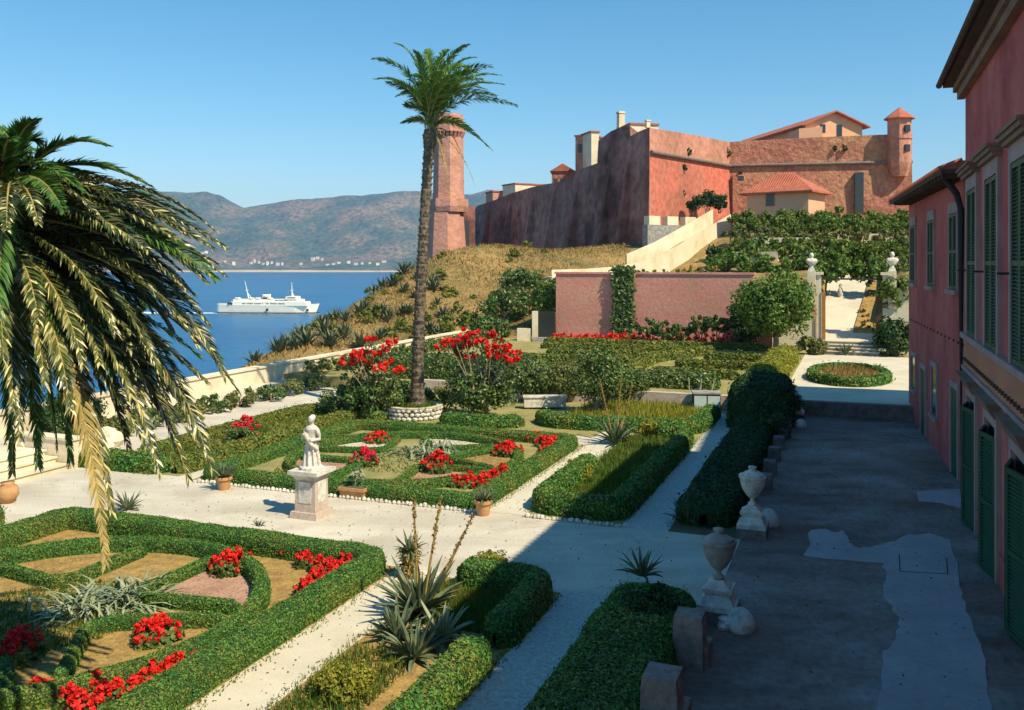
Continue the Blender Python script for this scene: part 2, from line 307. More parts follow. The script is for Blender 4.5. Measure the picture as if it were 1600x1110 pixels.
def hedge(name, pts, width, h, label, z0=0.0, closed=False, leaf='box_leaf', size=0.05, cover=2.4, wob=0.04, rnd=2, cat='hedge', group=None, hvar=0.04, jit=0.42):
    C = smoothpath(pts, 0.22 if size < 0.08 else 0.35, closed, rnd); n = len(C)
    T = np.gradient(C, axis=0)
    if closed: T[0] = T[-1] = C[1]-C[-2]
    T = unit(T); Nn = np.c_[T[:, 1], -T[:, 0]]
    k = 9; th = np.linspace(0, math.pi, k); cx = np.sign(np.cos(th))*np.abs(np.cos(th))**0.45; cz = np.abs(np.sin(th))**0.5
    rr = RNG.normal(0, 1, n+8); rr = np.convolve(rr, np.ones(5)/5, 'same')[4:-4]; rr2 = np.convolve(RNG.normal(0, 1, n+8), np.ones(5)/5, 'same')[4:-4]
    if closed: rr[-1] = rr[0]; rr2[-1] = rr2[0]
    hh = h*(1+hvar*rr); ww = width/2*(1+wob*rr2)
    endf = np.ones(n)
    if not closed:
        s_ = np.r_[0, np.cumsum(np.linalg.norm(np.diff(C, axis=0), axis=1))]; e = np.minimum(s_, s_[-1]-s_)
        endf = np.sqrt(np.clip(1-(1-np.clip(e/(width*0.4), 0, 1))**2, 0.02, 1))
    X = C[:, 0, None]+Nn[:, 0, None]*cx*(ww*endf)[:, None]; Y = C[:, 1, None]+Nn[:, 1, None]*cx*(ww*endf)[:, None]
    Z = z0-0.03+cz[None]*(hh*(0.55+0.45*endf))[:, None]
    q_ = 0.012*(np.sin(X*9.1+Y*5.3)+np.sin(Y*8.3-X*6.1+1.7)+np.sin((X+Y)*14.0+Z*11)) * min(1.0, width/0.6)
    Z = Z+q_*cz[None]*0.6*(h/0.5)**0.5; X = X+q_*0.45*(Nn[:, 0, None]*cx); Y = Y+q_*0.45*(Nn[:, 1, None]*cx)
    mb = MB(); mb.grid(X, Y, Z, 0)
    # leaf cards over the surface
    V = np.stack([X, Y, Z], -1); a, b, c, d = V[:-1, :-1], V[1:, :-1], V[1:, 1:], V[:-1, 1:]
    nr = np.cross(c-a, d-b).reshape(-1, 3); ar = np.linalg.norm(nr, axis=1)/2; tot = ar.sum()
    m_ = int(tot*cover/(size*size*0.5)); idx = RNG.choice(len(ar), m_, p=ar/tot)
    s1, s2 = RNG.random((m_, 1)), RNG.random((m_, 1))
    a, b, c, d = [q.reshape(-1, 3)[idx] for q in (a, b, c, d)]
    P = a*(1-s1)*(1-s2)+b*s1*(1-s2)+c*s1*s2+d*(1-s1)*s2; N = unit(nr[idx])
    N = np.where((N*(P-np.c_[C[np.clip(idx//(k-1), 0, n-1)], np.full(m_, z0+h*0.3)])).sum(1)[:, None] < 0, -N, N)
    P = P+N*RNG.uniform(-0.015, 0.4*size, (m_, 1)); P[:, 2] = np.maximum(P[:, 2], z0+0.01)
    sp_ = RNG.random((m_, 1)) < 0.025; P = P+N*sp_*RNG.uniform(0.2, 1.3, (m_, 1))*size*1.4
    mb.leaves(P, N, size*RNG.uniform(0.7, 1.35, m_), 1, 1.5, jit)
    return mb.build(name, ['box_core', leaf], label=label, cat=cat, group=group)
def clumps(mb, c, rad, nclump, nleaf, size, rng=RNG, mi=0, rc=0.35, shell=0.5, jit=0.6, flat=0.0):
    c = np.asarray(c, float); rad = np.asarray(rad, float)
    d = unit(rng.normal(0, 1, (nclump, 3))); r = rng.uniform(shell, 1.0, (nclump, 1))**0.6; K = d*r*rad*(1-rc*0.8)
    if flat: K[:, 2] = np.maximum(K[:, 2], -rad[2]*flat)
    R_ = rad.min()*rc*rng.uniform(0.6, 1.35, nclump); per = max(3, nleaf//nclump)
    dd = unit(rng.normal(0, 1, (nclump, per, 3))); P = c+K[:, None]+dd*R_[:, None, None]*rng.uniform(0.55, 1.05, (nclump, per, 1))
    N = unit(dd+0.5*unit(K)[:, None]); mb.leaves(P.reshape(-1, 3), N.reshape(-1, 3), size, mi, 1.7, jit, rng)
    return c+K
def shrub(name, c, rad, n, size, label, leaf='shrub_leaf', cat='shrub', group=None, stems=5, z0=0.0, nclump=26, blossoms=None, shell=0.4, bark='bark', stem_top=0.8):
    c = np.asarray(c, float); t = thing(name, (c[0], c[1], z0), label, cat, group)
    mb = MB(); K = clumps(mb, c, rad, nclump, n, size, shell=shell); mb.build('foliage', leaf, t)
    sb = MB()
    for i in range(stems):
        k = K[RNG.integers(len(K))]; b = np.array((c[0]+RNG.normal(0, 0.12*rad[0]), c[1]+RNG.normal(0, 0.12*rad[1]), z0-0.05))
        e = b+(k-b)*stem_top; m_ = (b+e)/2+np.array((0, 0, 0.15*(e[2]-b[2]))); sb.tube([b, m_, e], [0.05*rad[0]**0.5, 0.035*rad[0]**0.5, 0.015], 5)
    sb.build('stem', bark, t)
    if blossoms:
        for (bx, r) in blossoms: pass
    return t
def bloom(mb, c, r, n, size, mi=0, rng=RNG):
    d = unit(rng.normal(0, 1, (n, 3))); mb.leaves(np.asarray(c)+d*np.asarray(r)*rng.uniform(0.5, 1.0, (n, 1)), d, size, mi, 1.1, 0.4, rng)
# ================================================================== THE SETTING
SEA = -38.0
mb = MB(); mb.sheet([(-8600, -900), (8600, -900), (8600, 8600), (-8600, 8600)], SEA); structure('sea', mb, 'sea')
# far hills across the bay
sky_px = [(-900, 330), (-300, 322), (0, 318), (100, 308), (160, 297), (230, 291), (290, 297), (322, 294), (345, 299), (380, 320), (430, 316), (480, 310), (560, 303),
          (620, 296), (650, 294), (700, 300), (735, 297), (765, 290), (800, 297), (900, 312), (1100, 322), (1600, 330), (2600, 345)]
hx = np.array([(p-HX)/F*5600 for p, _ in sky_px]); hz = np.array([H+(HY-q)/F*5600 for _, q in sky_px])
gx, gt = np.meshgrid(np.linspace(-6800, 7000, 520), np.linspace(0, 1, 110), indexing='ij')
Yg = 4180+gt*2600+120*np.sin(gx/640.0)*(1-gt)
crest = np.interp(gx*5600/np.maximum(Yg, 1)*1.0, hx, hz)-SEA
def fbm(x, y, seed, octv=5, rid=True):
    rg = np.random.default_rng(seed); s_ = 0; a = 1.0; f = 1.0
    for _ in range(octv):
        for __ in range(3):
            k = rg.uniform(0, 2*math.pi); ph = rg.uniform(0, 6.28); q = np.sin(f*(x*math.cos(k)+y*math.sin(k))+ph+1.3*np.sin(f*0.7*(x*math.sin(k)-y*math.cos(k))+ph*2))
            s_ = s_+a*((1-2*np.abs(q)) if rid else q)/3
        a *= 0.52; f *= 2.05
    return s_
t0 = (5600-4180)/2600
prof = np.where(gt < t0, 0.02+0.98*(np.clip(gt-0.03, 0, 1)/(t0-0.03))**1.25, 1-0.35*(gt-t0)/(1-t0))
prof = np.where(gt < 0.03, 0.0, prof)
Zg = SEA+0.6+prof*crest+fbm(gx/480, Yg/480, 3, 6)*150*np.clip(prof*1.6, 0, 1)*np.clip(1.15-prof, 0.08, 1)
Zg[:, 0] = SEA-3
mb = MB(); mb.grid(gx, Yg, Zg); structure('far_hills', mb, 'far_hill', smooth=True)
mb = MB(); xs = np.linspace(-3000, 1500, 60); ys = 4180+120*np.sin(xs/640.0)
X = np.stack([xs, xs, xs], 1); Y = np.stack([ys-22, ys+35, ys+150], 1); Z = np.stack([np.full(60, SEA-0.5), np.full(60, SEA+3.5), np.full(60, SEA+9.)], 1)
mb.grid(X, Y, Z); structure('beach', mb, 'sand', smooth=True)

# the garden's lower level, its cliffs, the upper level
GZ = 0.6
mb = MB(); mb.prism(UVpoly([(-8, -31.2), (43.2, -31.2), (43.2, 30), (-8, 30)]), -40, 0.0); structure('lower_garden_ground', mb, 'plaza')
mb = MB(); mb.prism(UVpoly([(43.2, -31.2), (71, -31.2), (71, 30), (43.2, 30)]), -40, GZ); structure('upper_garden_ground', mb, 'moss_soil')
def sheet(name, poly, z, m_): mb = MB(); mb.prism(poly, z-0.03, z); return structure(name, mb, m_)
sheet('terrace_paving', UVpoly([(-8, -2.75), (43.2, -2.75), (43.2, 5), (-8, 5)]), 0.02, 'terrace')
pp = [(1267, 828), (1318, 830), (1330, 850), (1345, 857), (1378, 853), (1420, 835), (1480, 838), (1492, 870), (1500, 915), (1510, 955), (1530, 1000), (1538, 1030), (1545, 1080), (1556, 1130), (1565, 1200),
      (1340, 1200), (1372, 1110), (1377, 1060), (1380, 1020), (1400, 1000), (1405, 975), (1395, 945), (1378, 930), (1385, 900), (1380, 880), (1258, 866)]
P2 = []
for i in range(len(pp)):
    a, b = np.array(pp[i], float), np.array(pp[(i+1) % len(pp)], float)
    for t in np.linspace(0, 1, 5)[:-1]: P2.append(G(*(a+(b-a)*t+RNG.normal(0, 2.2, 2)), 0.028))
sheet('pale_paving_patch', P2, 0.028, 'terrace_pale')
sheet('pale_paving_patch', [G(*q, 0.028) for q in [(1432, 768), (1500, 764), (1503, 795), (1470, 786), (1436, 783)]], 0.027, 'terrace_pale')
mb = MB()
for (a, b) in (((1405, 866), (1406, 893)), ((1406, 893), (1481, 897)), ((1479, 872), (1481, 897))):
    p, q = G(*a, 0.03), G(*b, 0.03); f = Frame(p, q-p, np.array((-(q-p)[1], (q-p)[0]))); mb.fbox(f, 0, np.linalg.norm(q-p), -0.012, 0.012, -0.005, 0.003)
structure('paving_joint', mb, 'iron')
for (u0, u1) in ((2, 18.25), (23.2, 42.8)):
    sheet('gravel_path', UVpoly([(u0, -5.85), (u1, -5.85), (u1, -4.6), (u0, -4.6)]), 0.012, 'gravel')
    sheet('bed_soil', UVpoly([(u0, -8.62), (u1-0.2, -8.62), (u1-0.2, -5.8), (u0, -5.8)]), 0.01, 'ochre_soil' if u0 < 10 else 'moss_soil')
    sheet('garden_path', UVpoly([(u0, -9.8), (u1, -9.8), (u1, -8.6), (u0, -8.6)]), 0.013, 'pale_ground')
    sheet('strip_soil', UVpoly([(u0, -4.62), (u1, -4.62), (u1, -2.7), (u0, -2.7)]), 0.009, 'dark_soil')
    sheet('parterre_soil', UVpoly([(max(u0, 8.4), -20), (min(u1, 33), -20), (min(u1, 33), -9.75), (max(u0, 8.4), -9.75)]), 0.009, 'ochre_soil' if u0 < 10 else 'moss_soil')
sheet('bed_soil', UVpoly([(23.4, -24.6), (36, -24.6), (36, -20.7), (23.4, -20.7)]), 0.01, 'moss_soil')
sheet('back_bed_soil', UVpoly([(34.6, -22.5), (43.2, -22.5), (43.2, -6.2), (34.6, -6.2)]), 0.008, 'moss_soil')
sheet('upper_court', UVpoly([(43.6, -3.4), (65.5, -3.4), (65.5, 3.4), (43.6, 3.4)]), GZ+0.012, 'pale_ground')
sheet('upper_path', [G(*q, GZ) for q in [(938, 568), (1000, 540), (1030, 541), (975, 568)]], GZ+0.014, 'pale_ground')

# ------------------------------------------------------------------ hillside beyond the garden
cp = []
for px, py, d in [(392, 577, 70), (450, 538, 76), (500, 507, 82), (550, 474, 88), (600, 442, 95), (640, 418, 100), (680, 397, 105), (760, 387, 112), (815, 388, 112), (850, 395, 110), (880, 424, 98)]: cp.append(D(px, py, d))
for px, py, d in [(480, 548, 66), (560, 535, 70), (620, 500, 82), (700, 520, 78), (780, 500, 82), (850, 480, 80), (690, 450, 94), (780, 430, 97)]: cp.append(D(px, py, d))
for u, zs_ in ((35, (-2.5, -9, -20, -34, -46)), (45, (-1.8, -5, -14, -30, -46)), (55, (-1.2, -2.2, -8, -26, -46)), (64, (-0.8, -0.2, -4, -22, -45)), (74, (0.5, 1.6, -3, -20, -44)), (84, (3.5, 4.6, 0, -18, -42)), (94, (7, 7.6, 2, -14, -40))):
    for v_, z_ in zip((-33, -45, -51, -62, -76), zs_):
        if u < 70 or v_ < -40: cp.append(W(u, v_, z_))
for u, v, z in [(110, -56, -4), (130, -60, -10), (130, -48, 2), (150, -60, 0), (160, -80, -30), (185, -70, -20), (185, -20, 9), (150, -25, 8), (185, 30, 12), (130, -34, 7)]: cp.append(W(u, v, z))
for v in (-31, -27, -24): cp.append(W(71.5, v, 0.9))
for v in (-19, -12, -6): cp += [W(71.5, v, 5.6), W(75, v, 5.7), W(80, v, 6.2)]
for px, py, d in [(900, 437, 90), (1000, 446, 92), (1080, 432, 95), (1140, 402, 99), (1140, 412, 90), (1230, 350, 100), (1300, 345, 103), (1420, 345, 103), (1230, 395, 86), (1330, 395, 86), (1420, 395, 86), (1030, 380, 108), (1500, 360, 105)]: cp.append(D(px, py, d))
for v in (4.5, 10, 18): cp += [W(71.5, v, 5.6), W(80, v, 7.2)]
cp = np.array(cp)
def tps_k(r2): return 0.5*r2*np.log(r2+1e-9)
n_ = len(cp); d2 = ((cp[:, None, :2]-cp[None, :, :2])**2).sum(-1); A = np.zeros((n_+3, n_+3)); A[:n_, :n_] = tps_k(d2)+np.eye(n_)*8
A[:n_, n_] = 1; A[:n_, n_+1:] = cp[:, :2]; A[n_, :n_] = 1; A[n_+1:, :n_] = cp[:, :2].T
tw = np.linalg.solve(A, np.r_[cp[:, 2], 0, 0, 0])
RAMP = [(862, 422, 86), (920, 420, 89), (960, 417, 92), (1005, 409, 95), (1050, 389, 99), (1090, 366, 103), (1142, 335, 108)]
RL = np.array([D(*q) for q in RAMP])
VG = -0.4                                              # the gateway's place across the axis
def ground(X, Y):
    X = np.asarray(X, float); Y = np.asarray(Y, float); sh = X.shape; x, y = X.ravel(), Y.ravel()
    q = tps_k((x[:, None]-cp[None, :, 0])**2+(y[:, None]-cp[None, :, 1])**2)@tw[:n_]+tw[n_]+tw[n_+1]*x+tw[n_+2]*y
    u, v = x*ST+y*CT, x*CT-y*ST
    q = np.where((v > -21) & (u < 84), np.maximum(q, 5.4+(u-71)*0.06), q)
    cor = 1.2+(u-68.5)*0.30-0.35; wgt = np.clip((2.75-np.abs(v-VG))/0.5, 0, 1)*(u < 90)
    q = q*(1-wgt)+np.minimum(q, cor)*wgt
    ry, rz = np.interp(x, RL[:, 0], RL[:, 1]), np.interp(x, RL[:, 0], RL[:, 2])       # the ramp road is cut into the slope
    q = np.where((x > RL[0, 0]-1) & (x < RL[-1, 0]) & (y < ry+4.5) & (y > 72), np.minimum(q, np.maximum(rz-1.5-0.02*np.maximum(ry-y, 0), 4.6)), q)
    return np.clip(q, -45, 13.5).reshape(sh)
gu, gv = np.meshgrid(np.arange(30, 200, 0.9), np.arange(-95, 60, 0.9), indexing='ij')
X = gu*ST+gv*CT; Y = gu*CT-gv*ST; Z = ground(X, Y)+fbm(X/3.2, Y/3.2, 11, 4, False)*0.16
cu, cv = gu[:-1, :-1], gv[:-1, :-1]; mask = (cu > 70.3) | (cv < -32.0)
mb = MB(); mb.grid(X, Y, Z, 0, mask); structure('hillside', mb, 'hillside', smooth=True)
# dry grass and scrub over the mound
P = RNG.uniform((-45, 44), (14, 125), (60000, 2)); u, v = P[:, 0]*ST+P[:, 1]*CT, P[:, 0]*CT-P[:, 1]*ST
k = ((u > 70.6) | (v < -32.2)) & (v < -19.5); P = P[k]; z = ground(P[:, 0], P[:, 1]); k = z > -9; P = np.c_[P, z][k]
mb = MB(); mb.blades(P, 0.36, 0.14, 0, 0.6); mb.build('dry_grass', 'dry_grass', kind='stuff', label='straw coloured dry grass over the mound below the tower', cat='grass')

# ------------------------------------------------------------------ walls of the garden
def wall_run(mb, f, L, z0, z1, t, mi=0): mb.fbox(f, 0, L, 0, t, z0, z1, mi)
Uax = np.array((ST, CT)); Vax = np.array((CT, -ST))
t = thing('parapet_wall', W(47, -31, 0), 'pale plastered parapet wall with buttresses along the cliff edge', 'wall')
f = Frame(W(19, -31.2, 0), Uax, -Vax)
mb = MB(); mb.fbox(f, 0, 52, -0.5, 0, 0, 1.15); mb.build('wall', 'cream_wall', t)
mb = MB(); mb.fbox(f, 0, 52, -0.58, 0.08, 1.15, 1.25); mb.build('coping', 'cream_wall', t)
mb = MB(); mb.fbox(f, 0, 52, -1.5, -0.5, 0, 0.3); mb.build('ledge', 'pale_ground', t)
for a in (30.0, 33.5, 35.4): mb = MB(); mb.fbox(f, a, a+0.7, -0.95, -0.5, 0.3, 1.15); mb.build('buttress', 'cream_wall', t)
t = thing('retaining_wall', W(43.2, -9, 0), 'low grey garden retaining wall behind the vegetable bed', 'wall')
f = Frame(W(43.2, -22, 0), Vax, -Uax)
mb = MB(); mb.fbox(f, 0, 17, -0.1, 0.3, 0, GZ+0.12); mb.build('wall', 'stone_pink', t)
t = thing('retaining_wall', W(43.2, 0, 0), 'dark mossy step wall across the far end of the shaded terrace', 'wall')
f = Frame(W(43.2, -2.6, 0), Vax, -Uax)
mb = MB(); mb.fbox(f, 0, 6.4, -0.25, 0.2, 0, GZ+0.06); mb.build('wall', 'stone_dark', t)
t = thing('garden_wall', W(70.3, -12, 0), 'tall rose plastered retaining wall behind the upper parterre', 'wall')
f = Frame(W(70.2, -23.2, 0), Vax, -Uax)
mb = MB(); mb.fbox(f, 0, 15.8, -0.7, 0, GZ-0.2, 6.05); mb.build('wall', 'garden_wall', t)
mb = MB(); mb.fbox(f, -0.1, 15.9, -0.8, 0.09, 6.05, 6.2); mb.build('coping', 'garden_wall', t)
mb = MB(); mb.hexa([f.p(14.0, 0.0, GZ), f.p(20.4, 0, GZ), f.p(20.4, 0.9, GZ), f.p(14.0, 0.9, GZ), f.p(15.9, 0.0, 5.6), f.p(20.4, 0, 5.6), f.p(20.4, 0.35, 5.6), f.p(15.9, 0.35, 5.6)]); mb.build('buttress', 'garden_wall', t)

# gateway with stone jambs, timber posts, lintel and steps
t = thing('gateway', W(67.8, VG, GZ), 'open gateway with cream jambs, iron crossbar and orange timber posts', 'gateway')
f = Frame(W(67.8, VG, 0), Vax, -Uax)
mb = MB(); mb.fbox(f, -5.4, -2.45, -0.55, 0, GZ-0.1, 3.0); mb.build('side_wall', 'cream_wall', t)
mb = MB(); mb.fbox(f, 2.35, 6.0, -0.55, 0, GZ-0.1, 5.2); mb.build('side_wall', 'cream_wall', t)
for s_ in (-1, 1): mb = MB(); mb.fbox(f, s_*2.2-0.16, s_*2.2+0.16, -0.45, 0.12, 1.25, 6.1); mb.cbox(f, s_*2.2, -0.16, 6.1, 6.3, 0.6, 0.8); mb.build('jamb', 'cream_wall', t)
mb = MB(); mb.fbox(f, -2.0, -1.74, -0.02, 0.2, 1.25, 4.9); mb.build('post', 'wood_orange', t)
mb = MB(); mb.fbox(f, 1.62, 2.0, -0.02, 0.2, 1.25, 4.9); mb.build('post', 'dark_timber', t)
mb = MB(); mb.fbox(f, -2.04, 2.04, -0.2, -0.1, 5.75, 5.87); mb.build('crossbar', 'iron', t)
t = thing('stone_steps', W(66.6, VG, GZ), 'flight of pale stone steps rising to the gateway', 'steps')
for i in range(4):
    mb = MB(); mb.fbox(f, -1.75, 1.75, 0.25+0.42*(3-i), 0.25+0.42*(4-i)+(0.03), GZ-0.05, GZ+0.2*(i+1)); mb.build('step', 'stone_grey', t)
    mb = MB(); mb.fbox(f, -1.8, 1.8, 0.22+0.42*(3-i), 0.25+0.42*(4-i)+0.07, GZ+0.2*(i+1), GZ+0.2*(i+1)+0.05); mb.build('step', 'pale_ground', t)
mb = MB(); mb.hexa([f.p(-2.0, 0.3, 1.0), f.p(2.0, 0.3, 1.0), f.p(2.0, -17, 5.9), f.p(-2.0, -17, 5.9), f.p(-2.0, 0.3, 1.42), f.p(2.0, 0.3, 1.42), f.p(2.0, -17, 6.5), f.p(-2.0, -17, 6.5)])
structure('sloping_path', mb, 'pale_ground')
mb = MB(); mb.hexa([f.p(0.1, -1.4, 1.6), f.p(1.95, -1.4, 1.6), f.p(1.95, -13, 5.0), f.p(1.3, -13, 5.0), f.p(0.1, -1.4, 2.05), f.p(1.95, -1.4, 2.05), f.p(1.95, -13, 5.5), f.p(1.3, -13, 5.5)])
structure('sloping_bed', mb, 'ochre_soil')
for (a, b) in ((-2.75, 2.0), (2.0, 2.75)):
    pass
def bust(px, py, d, label):
    p = D(px, py, d); t = thing('stone_bust', p, label, 'statue', 'white stone busts beside the gateway'); g = Frame(p, Vax, -Uax)
    mb = MB(); mb.cbox(g, 0, 0, 0, 0.25, 0.5, 0.5, 0.36, 0.36); mb.build('plinth', 'stone_white', t)
    mb = MB(); mb.lathe([(0.16, 0.22), (0.12, 0.35), (0.3, 0.52), (0.42, 0.72), (0.36, 0.88), (0.13, 0.94), (0.11, 1.02)], p, 12, sx=1.0, sy=0.6); mb.ball(p+np.array((0, 0, 1.16)), 0.17, 12, sz=1.25)
    mb.ball(p+np.array((-0.02, -0.1, 1.12)), 0.08, 8); mb.ball(p+np.array((-0.25, -0.02, 0.75)), 0.2, 8); mb.ball(p+np.array((0.25, -0.02, 0.75)), 0.2, 8)
    o = mb.build('figure', 'stone_white', t, True); r = o.modifiers.new('r', 'REMESH'); r.mode = 'VOXEL'; r.voxel_size = 0.035; r.use_smooth_shade = True
    mb = MB(); mb.cbox(g, 0, 0, -2.6, -0.0, 0.55, 0.55); mb.build('pedestal', 'cream_wall', t)
bust(1268, 424, 66.2, 'white stone bust on the gateway pier above the round tree')
bust(1394, 424, 62.5, 'white stone bust on the gateway pier over the hanging vine')

# ------------------------------------------------------------------ haze
mb = MB(); x0, x1, y0, y1, z0, z1 = -8700, 8700, -1000, 8700, SEA-42, 640
mb.hexa([(x0, y0, z0), (x1, y0, z0), (x1, y1, z0), (x0, y1, z0), (x0, y0, z1), (x1, y0, z1), (x1, y1, z1), (x0, y1, z1)])
hm = bpy.data.materials.new('haze'); hm.use_nodes = True; hn = hm.node_tree; hn.nodes.clear()
pv = hn.nodes.new('ShaderNodeVolumePrincipled'); pv.inputs['Color'].default_value = (0.36, 0.62, 1.0, 1); pv.inputs['Density'].default_value = 1.0e-4; pv.inputs['Anisotropy'].default_value = 0.0
ho = hn.nodes.new('ShaderNodeOutputMaterial'); hn.links.new(pv.outputs[0], ho.inputs['Volume']); MATS['haze'] = hm
mb.build('haze', 'haze', kind='stuff', label='thin blue summer haze over the bay', cat='haze')

# ================================================================== THE VILLA
def shutter(par, f, a0, a1, z0, z1, b=0.02, leafs=2, slat=0.075):
    wl = (a1-a0)/leafs
    for i in range(leafs):
        p, q = a0+i*wl+0.01, a0+(i+1)*wl-0.01; s_ = 0.09
        mb = MB(); mb.fbox(f, p, p+s_, b, b+0.05, z0, z1); mb.fbox(f, q-s_, q, b, b+0.05, z0, z1)
        n = 3 if z1-z0 > 2.2 else 2; zs = np.linspace(z0, z1-0.1, n)
        for zz in zs: mb.fbox(f, p+s_, q-s_, b, b+0.048, zz, zz+0.1)
        o = mb.build('shutter', 'shutter_green', par)
        mb = MB(); zz = z0+0.12
        while zz < z1-0.14:
            mb.hexa([f.p(p+s_, b-0.005, zz+0.03), f.p(q-s_, b-0.005, zz+0.03), f.p(q-s_, b+0.042, zz), f.p(p+s_, b+0.042, zz),
                     f.p(p+s_, b-0.005, zz+0.042), f.p(q-s_, b-0.005, zz+0.042), f.p(q-s_, b+0.042, zz+0.012), f.p(p+s_, b+0.042, zz+0.012)])
            zz += slat
        mb.fbox(f, p+s_, q-s_, b-0.02, b-0.008, z0, z1)
        mb.build('louvre', 'shutter_green', o, kind='stuff')
v0 = 2.9
hw = Frame(W(11.0, v0), Uax, -Vax); HL = 17.8; HZ = 12.15
t = thing('villa', W(20, v0+4, 0), 'tall dark pink villa wing with green louvred shutters', 'house')
mb = MB(); mb.fbox(hw, 0, HL, -9, 0, 0, HZ); mb.build('wall', 'pink_plaster', t)
mb = MB(); mb.fbox(hw, 0, HL, 0, 0.05, 0, 0.7); mb.build('plinth', 'pink_plaster', t)
mb = MB(); mb.fbox(hw, 0, HL+0.06, 0, 0.03, 4.05, 4.85); mb.build('band', 'orange_plaster', t)
mb = MB(); mb.fbox(hw, 0, HL+0.1, 0, 0.14, 4.85, 5.0); mb.fbox(hw, 0, HL+0.08, 0, 0.1, 3.95, 4.05); mb.build('string_course', 'surround', t)
mb = MB()
for i in range(44): mb.cbox(Frame(hw.p(0.3+i*0.4, 0.03, 0), Uax, -Vax), 0, 0.03, 4.2, 4.29, 0.09, 0.06)
mb.build('dentil', 'dark_timber', t, kind='stuff')
mb = MB(); mb.fbox(hw, -0.1, HL+0.22, 0, 0.2, HZ-0.42, HZ-0.2); mb.fbox(hw, -0.1, HL+0.32, 0, 0.3, HZ-0.2, HZ); mb.build('cornice', 'cornice', t)
r_ = MB(); o_ = 0.55
rp = [hw.p(-o_, o_, HZ), hw.p(HL+o_, o_, HZ), hw.p(HL+o_, -9-o_, HZ), hw.p(-o_, -9-o_, HZ)]; up = np.array((0, 0, 0.2))
r_.hexa(rp+[q+up for q in rp]); e1, e2 = hw.p(4.5, -4.5, HZ+2.2), hw.p(HL-4.5, -4.5, HZ+2.2)
r2 = [q+up for q in rp]; r_.add([*r2, e1, e2], [(0, 1, 5, 4), (1, 2, 5), (2, 3, 4, 5), (3, 0, 4)], 1)
rf = r_.build('roof', ['dark_timber', 'roof_tile'], t)
mb = MB()
for i in range(int(HL/0.24)): mb.tube([hw.p(i*0.24-0.4, o_+0.06, HZ+0.23), hw.p(i*0.24-0.4, o_-0.6, HZ+0.5)], 0.085, 6)
for i in range(36): mb.tube([hw.p(HL+o_+0.06, o_-i*0.26-0.1, HZ+0.23), hw.p(HL+o_-0.6, o_-i*0.26-0.1, HZ+0.5)], 0.085, 6)
mb.build('eave_tile', 'roof_tile', rf, kind='stuff')
mb = MB(); mb.tube([hw.p(-0.4, o_+0.1, HZ+0.08), hw.p(HL+o_, o_+0.1, HZ+0.08)], 0.09, 8); mb.build('gutter', 'dark_timber', rf)
for uc in (26.75, 23.0, 19.1, 15.2):
    a = uc-11.0; hwid = 0.98
    w_ = MB(); w_.fbox(hw, a-hwid-0.22, a-hwid, 0, 0.09, 5.0, 8.95); w_.fbox(hw, a+hwid, a+hwid+0.22, 0, 0.09, 5.0, 8.95); w_.fbox(hw, a-hwid-0.22, a+hwid+0.22, 0, 0.09, 8.95, 9.3)
    wo_ = w_.build('window', 'surround', t)
    mb = MB(); mb.fbox(hw, a-hwid-0.32, a+hwid+0.32, 0, 0.2, 9.3, 9.4); mb.fbox(hw, a-hwid-0.36, a+hwid+0.36, 0, 0.27, 9.4, 9.5); mb.fbox(hw, a-hwid-0.4, a+hwid+0.4, 0, 0.32, 9.5, 9.57); mb.build('hood', 'cornice', wo_)
    shutter(t, hw, a-hwid, a+hwid, 5.02, 8.93)
    mb = MB(); mb.fbox(hw, a+hwid+0.1, a+hwid+0.16, 0.09, 0.3, 6.75, 6.8); mb.build('shutter_stay', 'iron', wo_)
    d_ = MB(); d_.fbox(hw, a-1.1, a-0.85, 0, 0.1, 0, 3.35); d_.fbox(hw, a+0.85, a+1.1, 0, 0.1, 0, 3.35); d_.fbox(hw, a-1.1, a+1.1, 0, 0.1, 3.35, 3.6)
    do_ = d_.build('door_surround', 'surround', t)
    mb = MB(); mb.hexa([hw.p(a-1.35, 0, 3.6), hw.p(a+1.35, 0, 3.6), hw.p(a+1.2, 0.15, 3.6), hw.p(a-1.2, 0.15, 3.6), hw.p(a-1.35, 0, 3.95), hw.p(a+1.35, 0, 3.95), hw.p(a+1.35, 0.34, 3.95), hw.p(a-1.35, 0.34, 3.95)]); mb.build('hood', 'cornice', do_)
    mb = MB(); mb.fbox(hw, a-0.85, a+0.85, 0.002, 0.012, 0.05, 3.35); mb.build('doorway', 'glass', do_)
    # two shutter leaves standing open away from the wall
    for sg in (-1, 1):
        ang = R(14)
        hp = hw.p(a+sg*0.86, 0.06, 0); dr = -sg*hw.a*math.cos(ang)+hw.b*math.sin(ang); nb = sg*hw.a*math.sin(ang)+hw.b*math.cos(ang)
        shutter(t, Frame(hp, dr, nb), 0, 0.84, 0.06, 3.15, 0.0, 1)
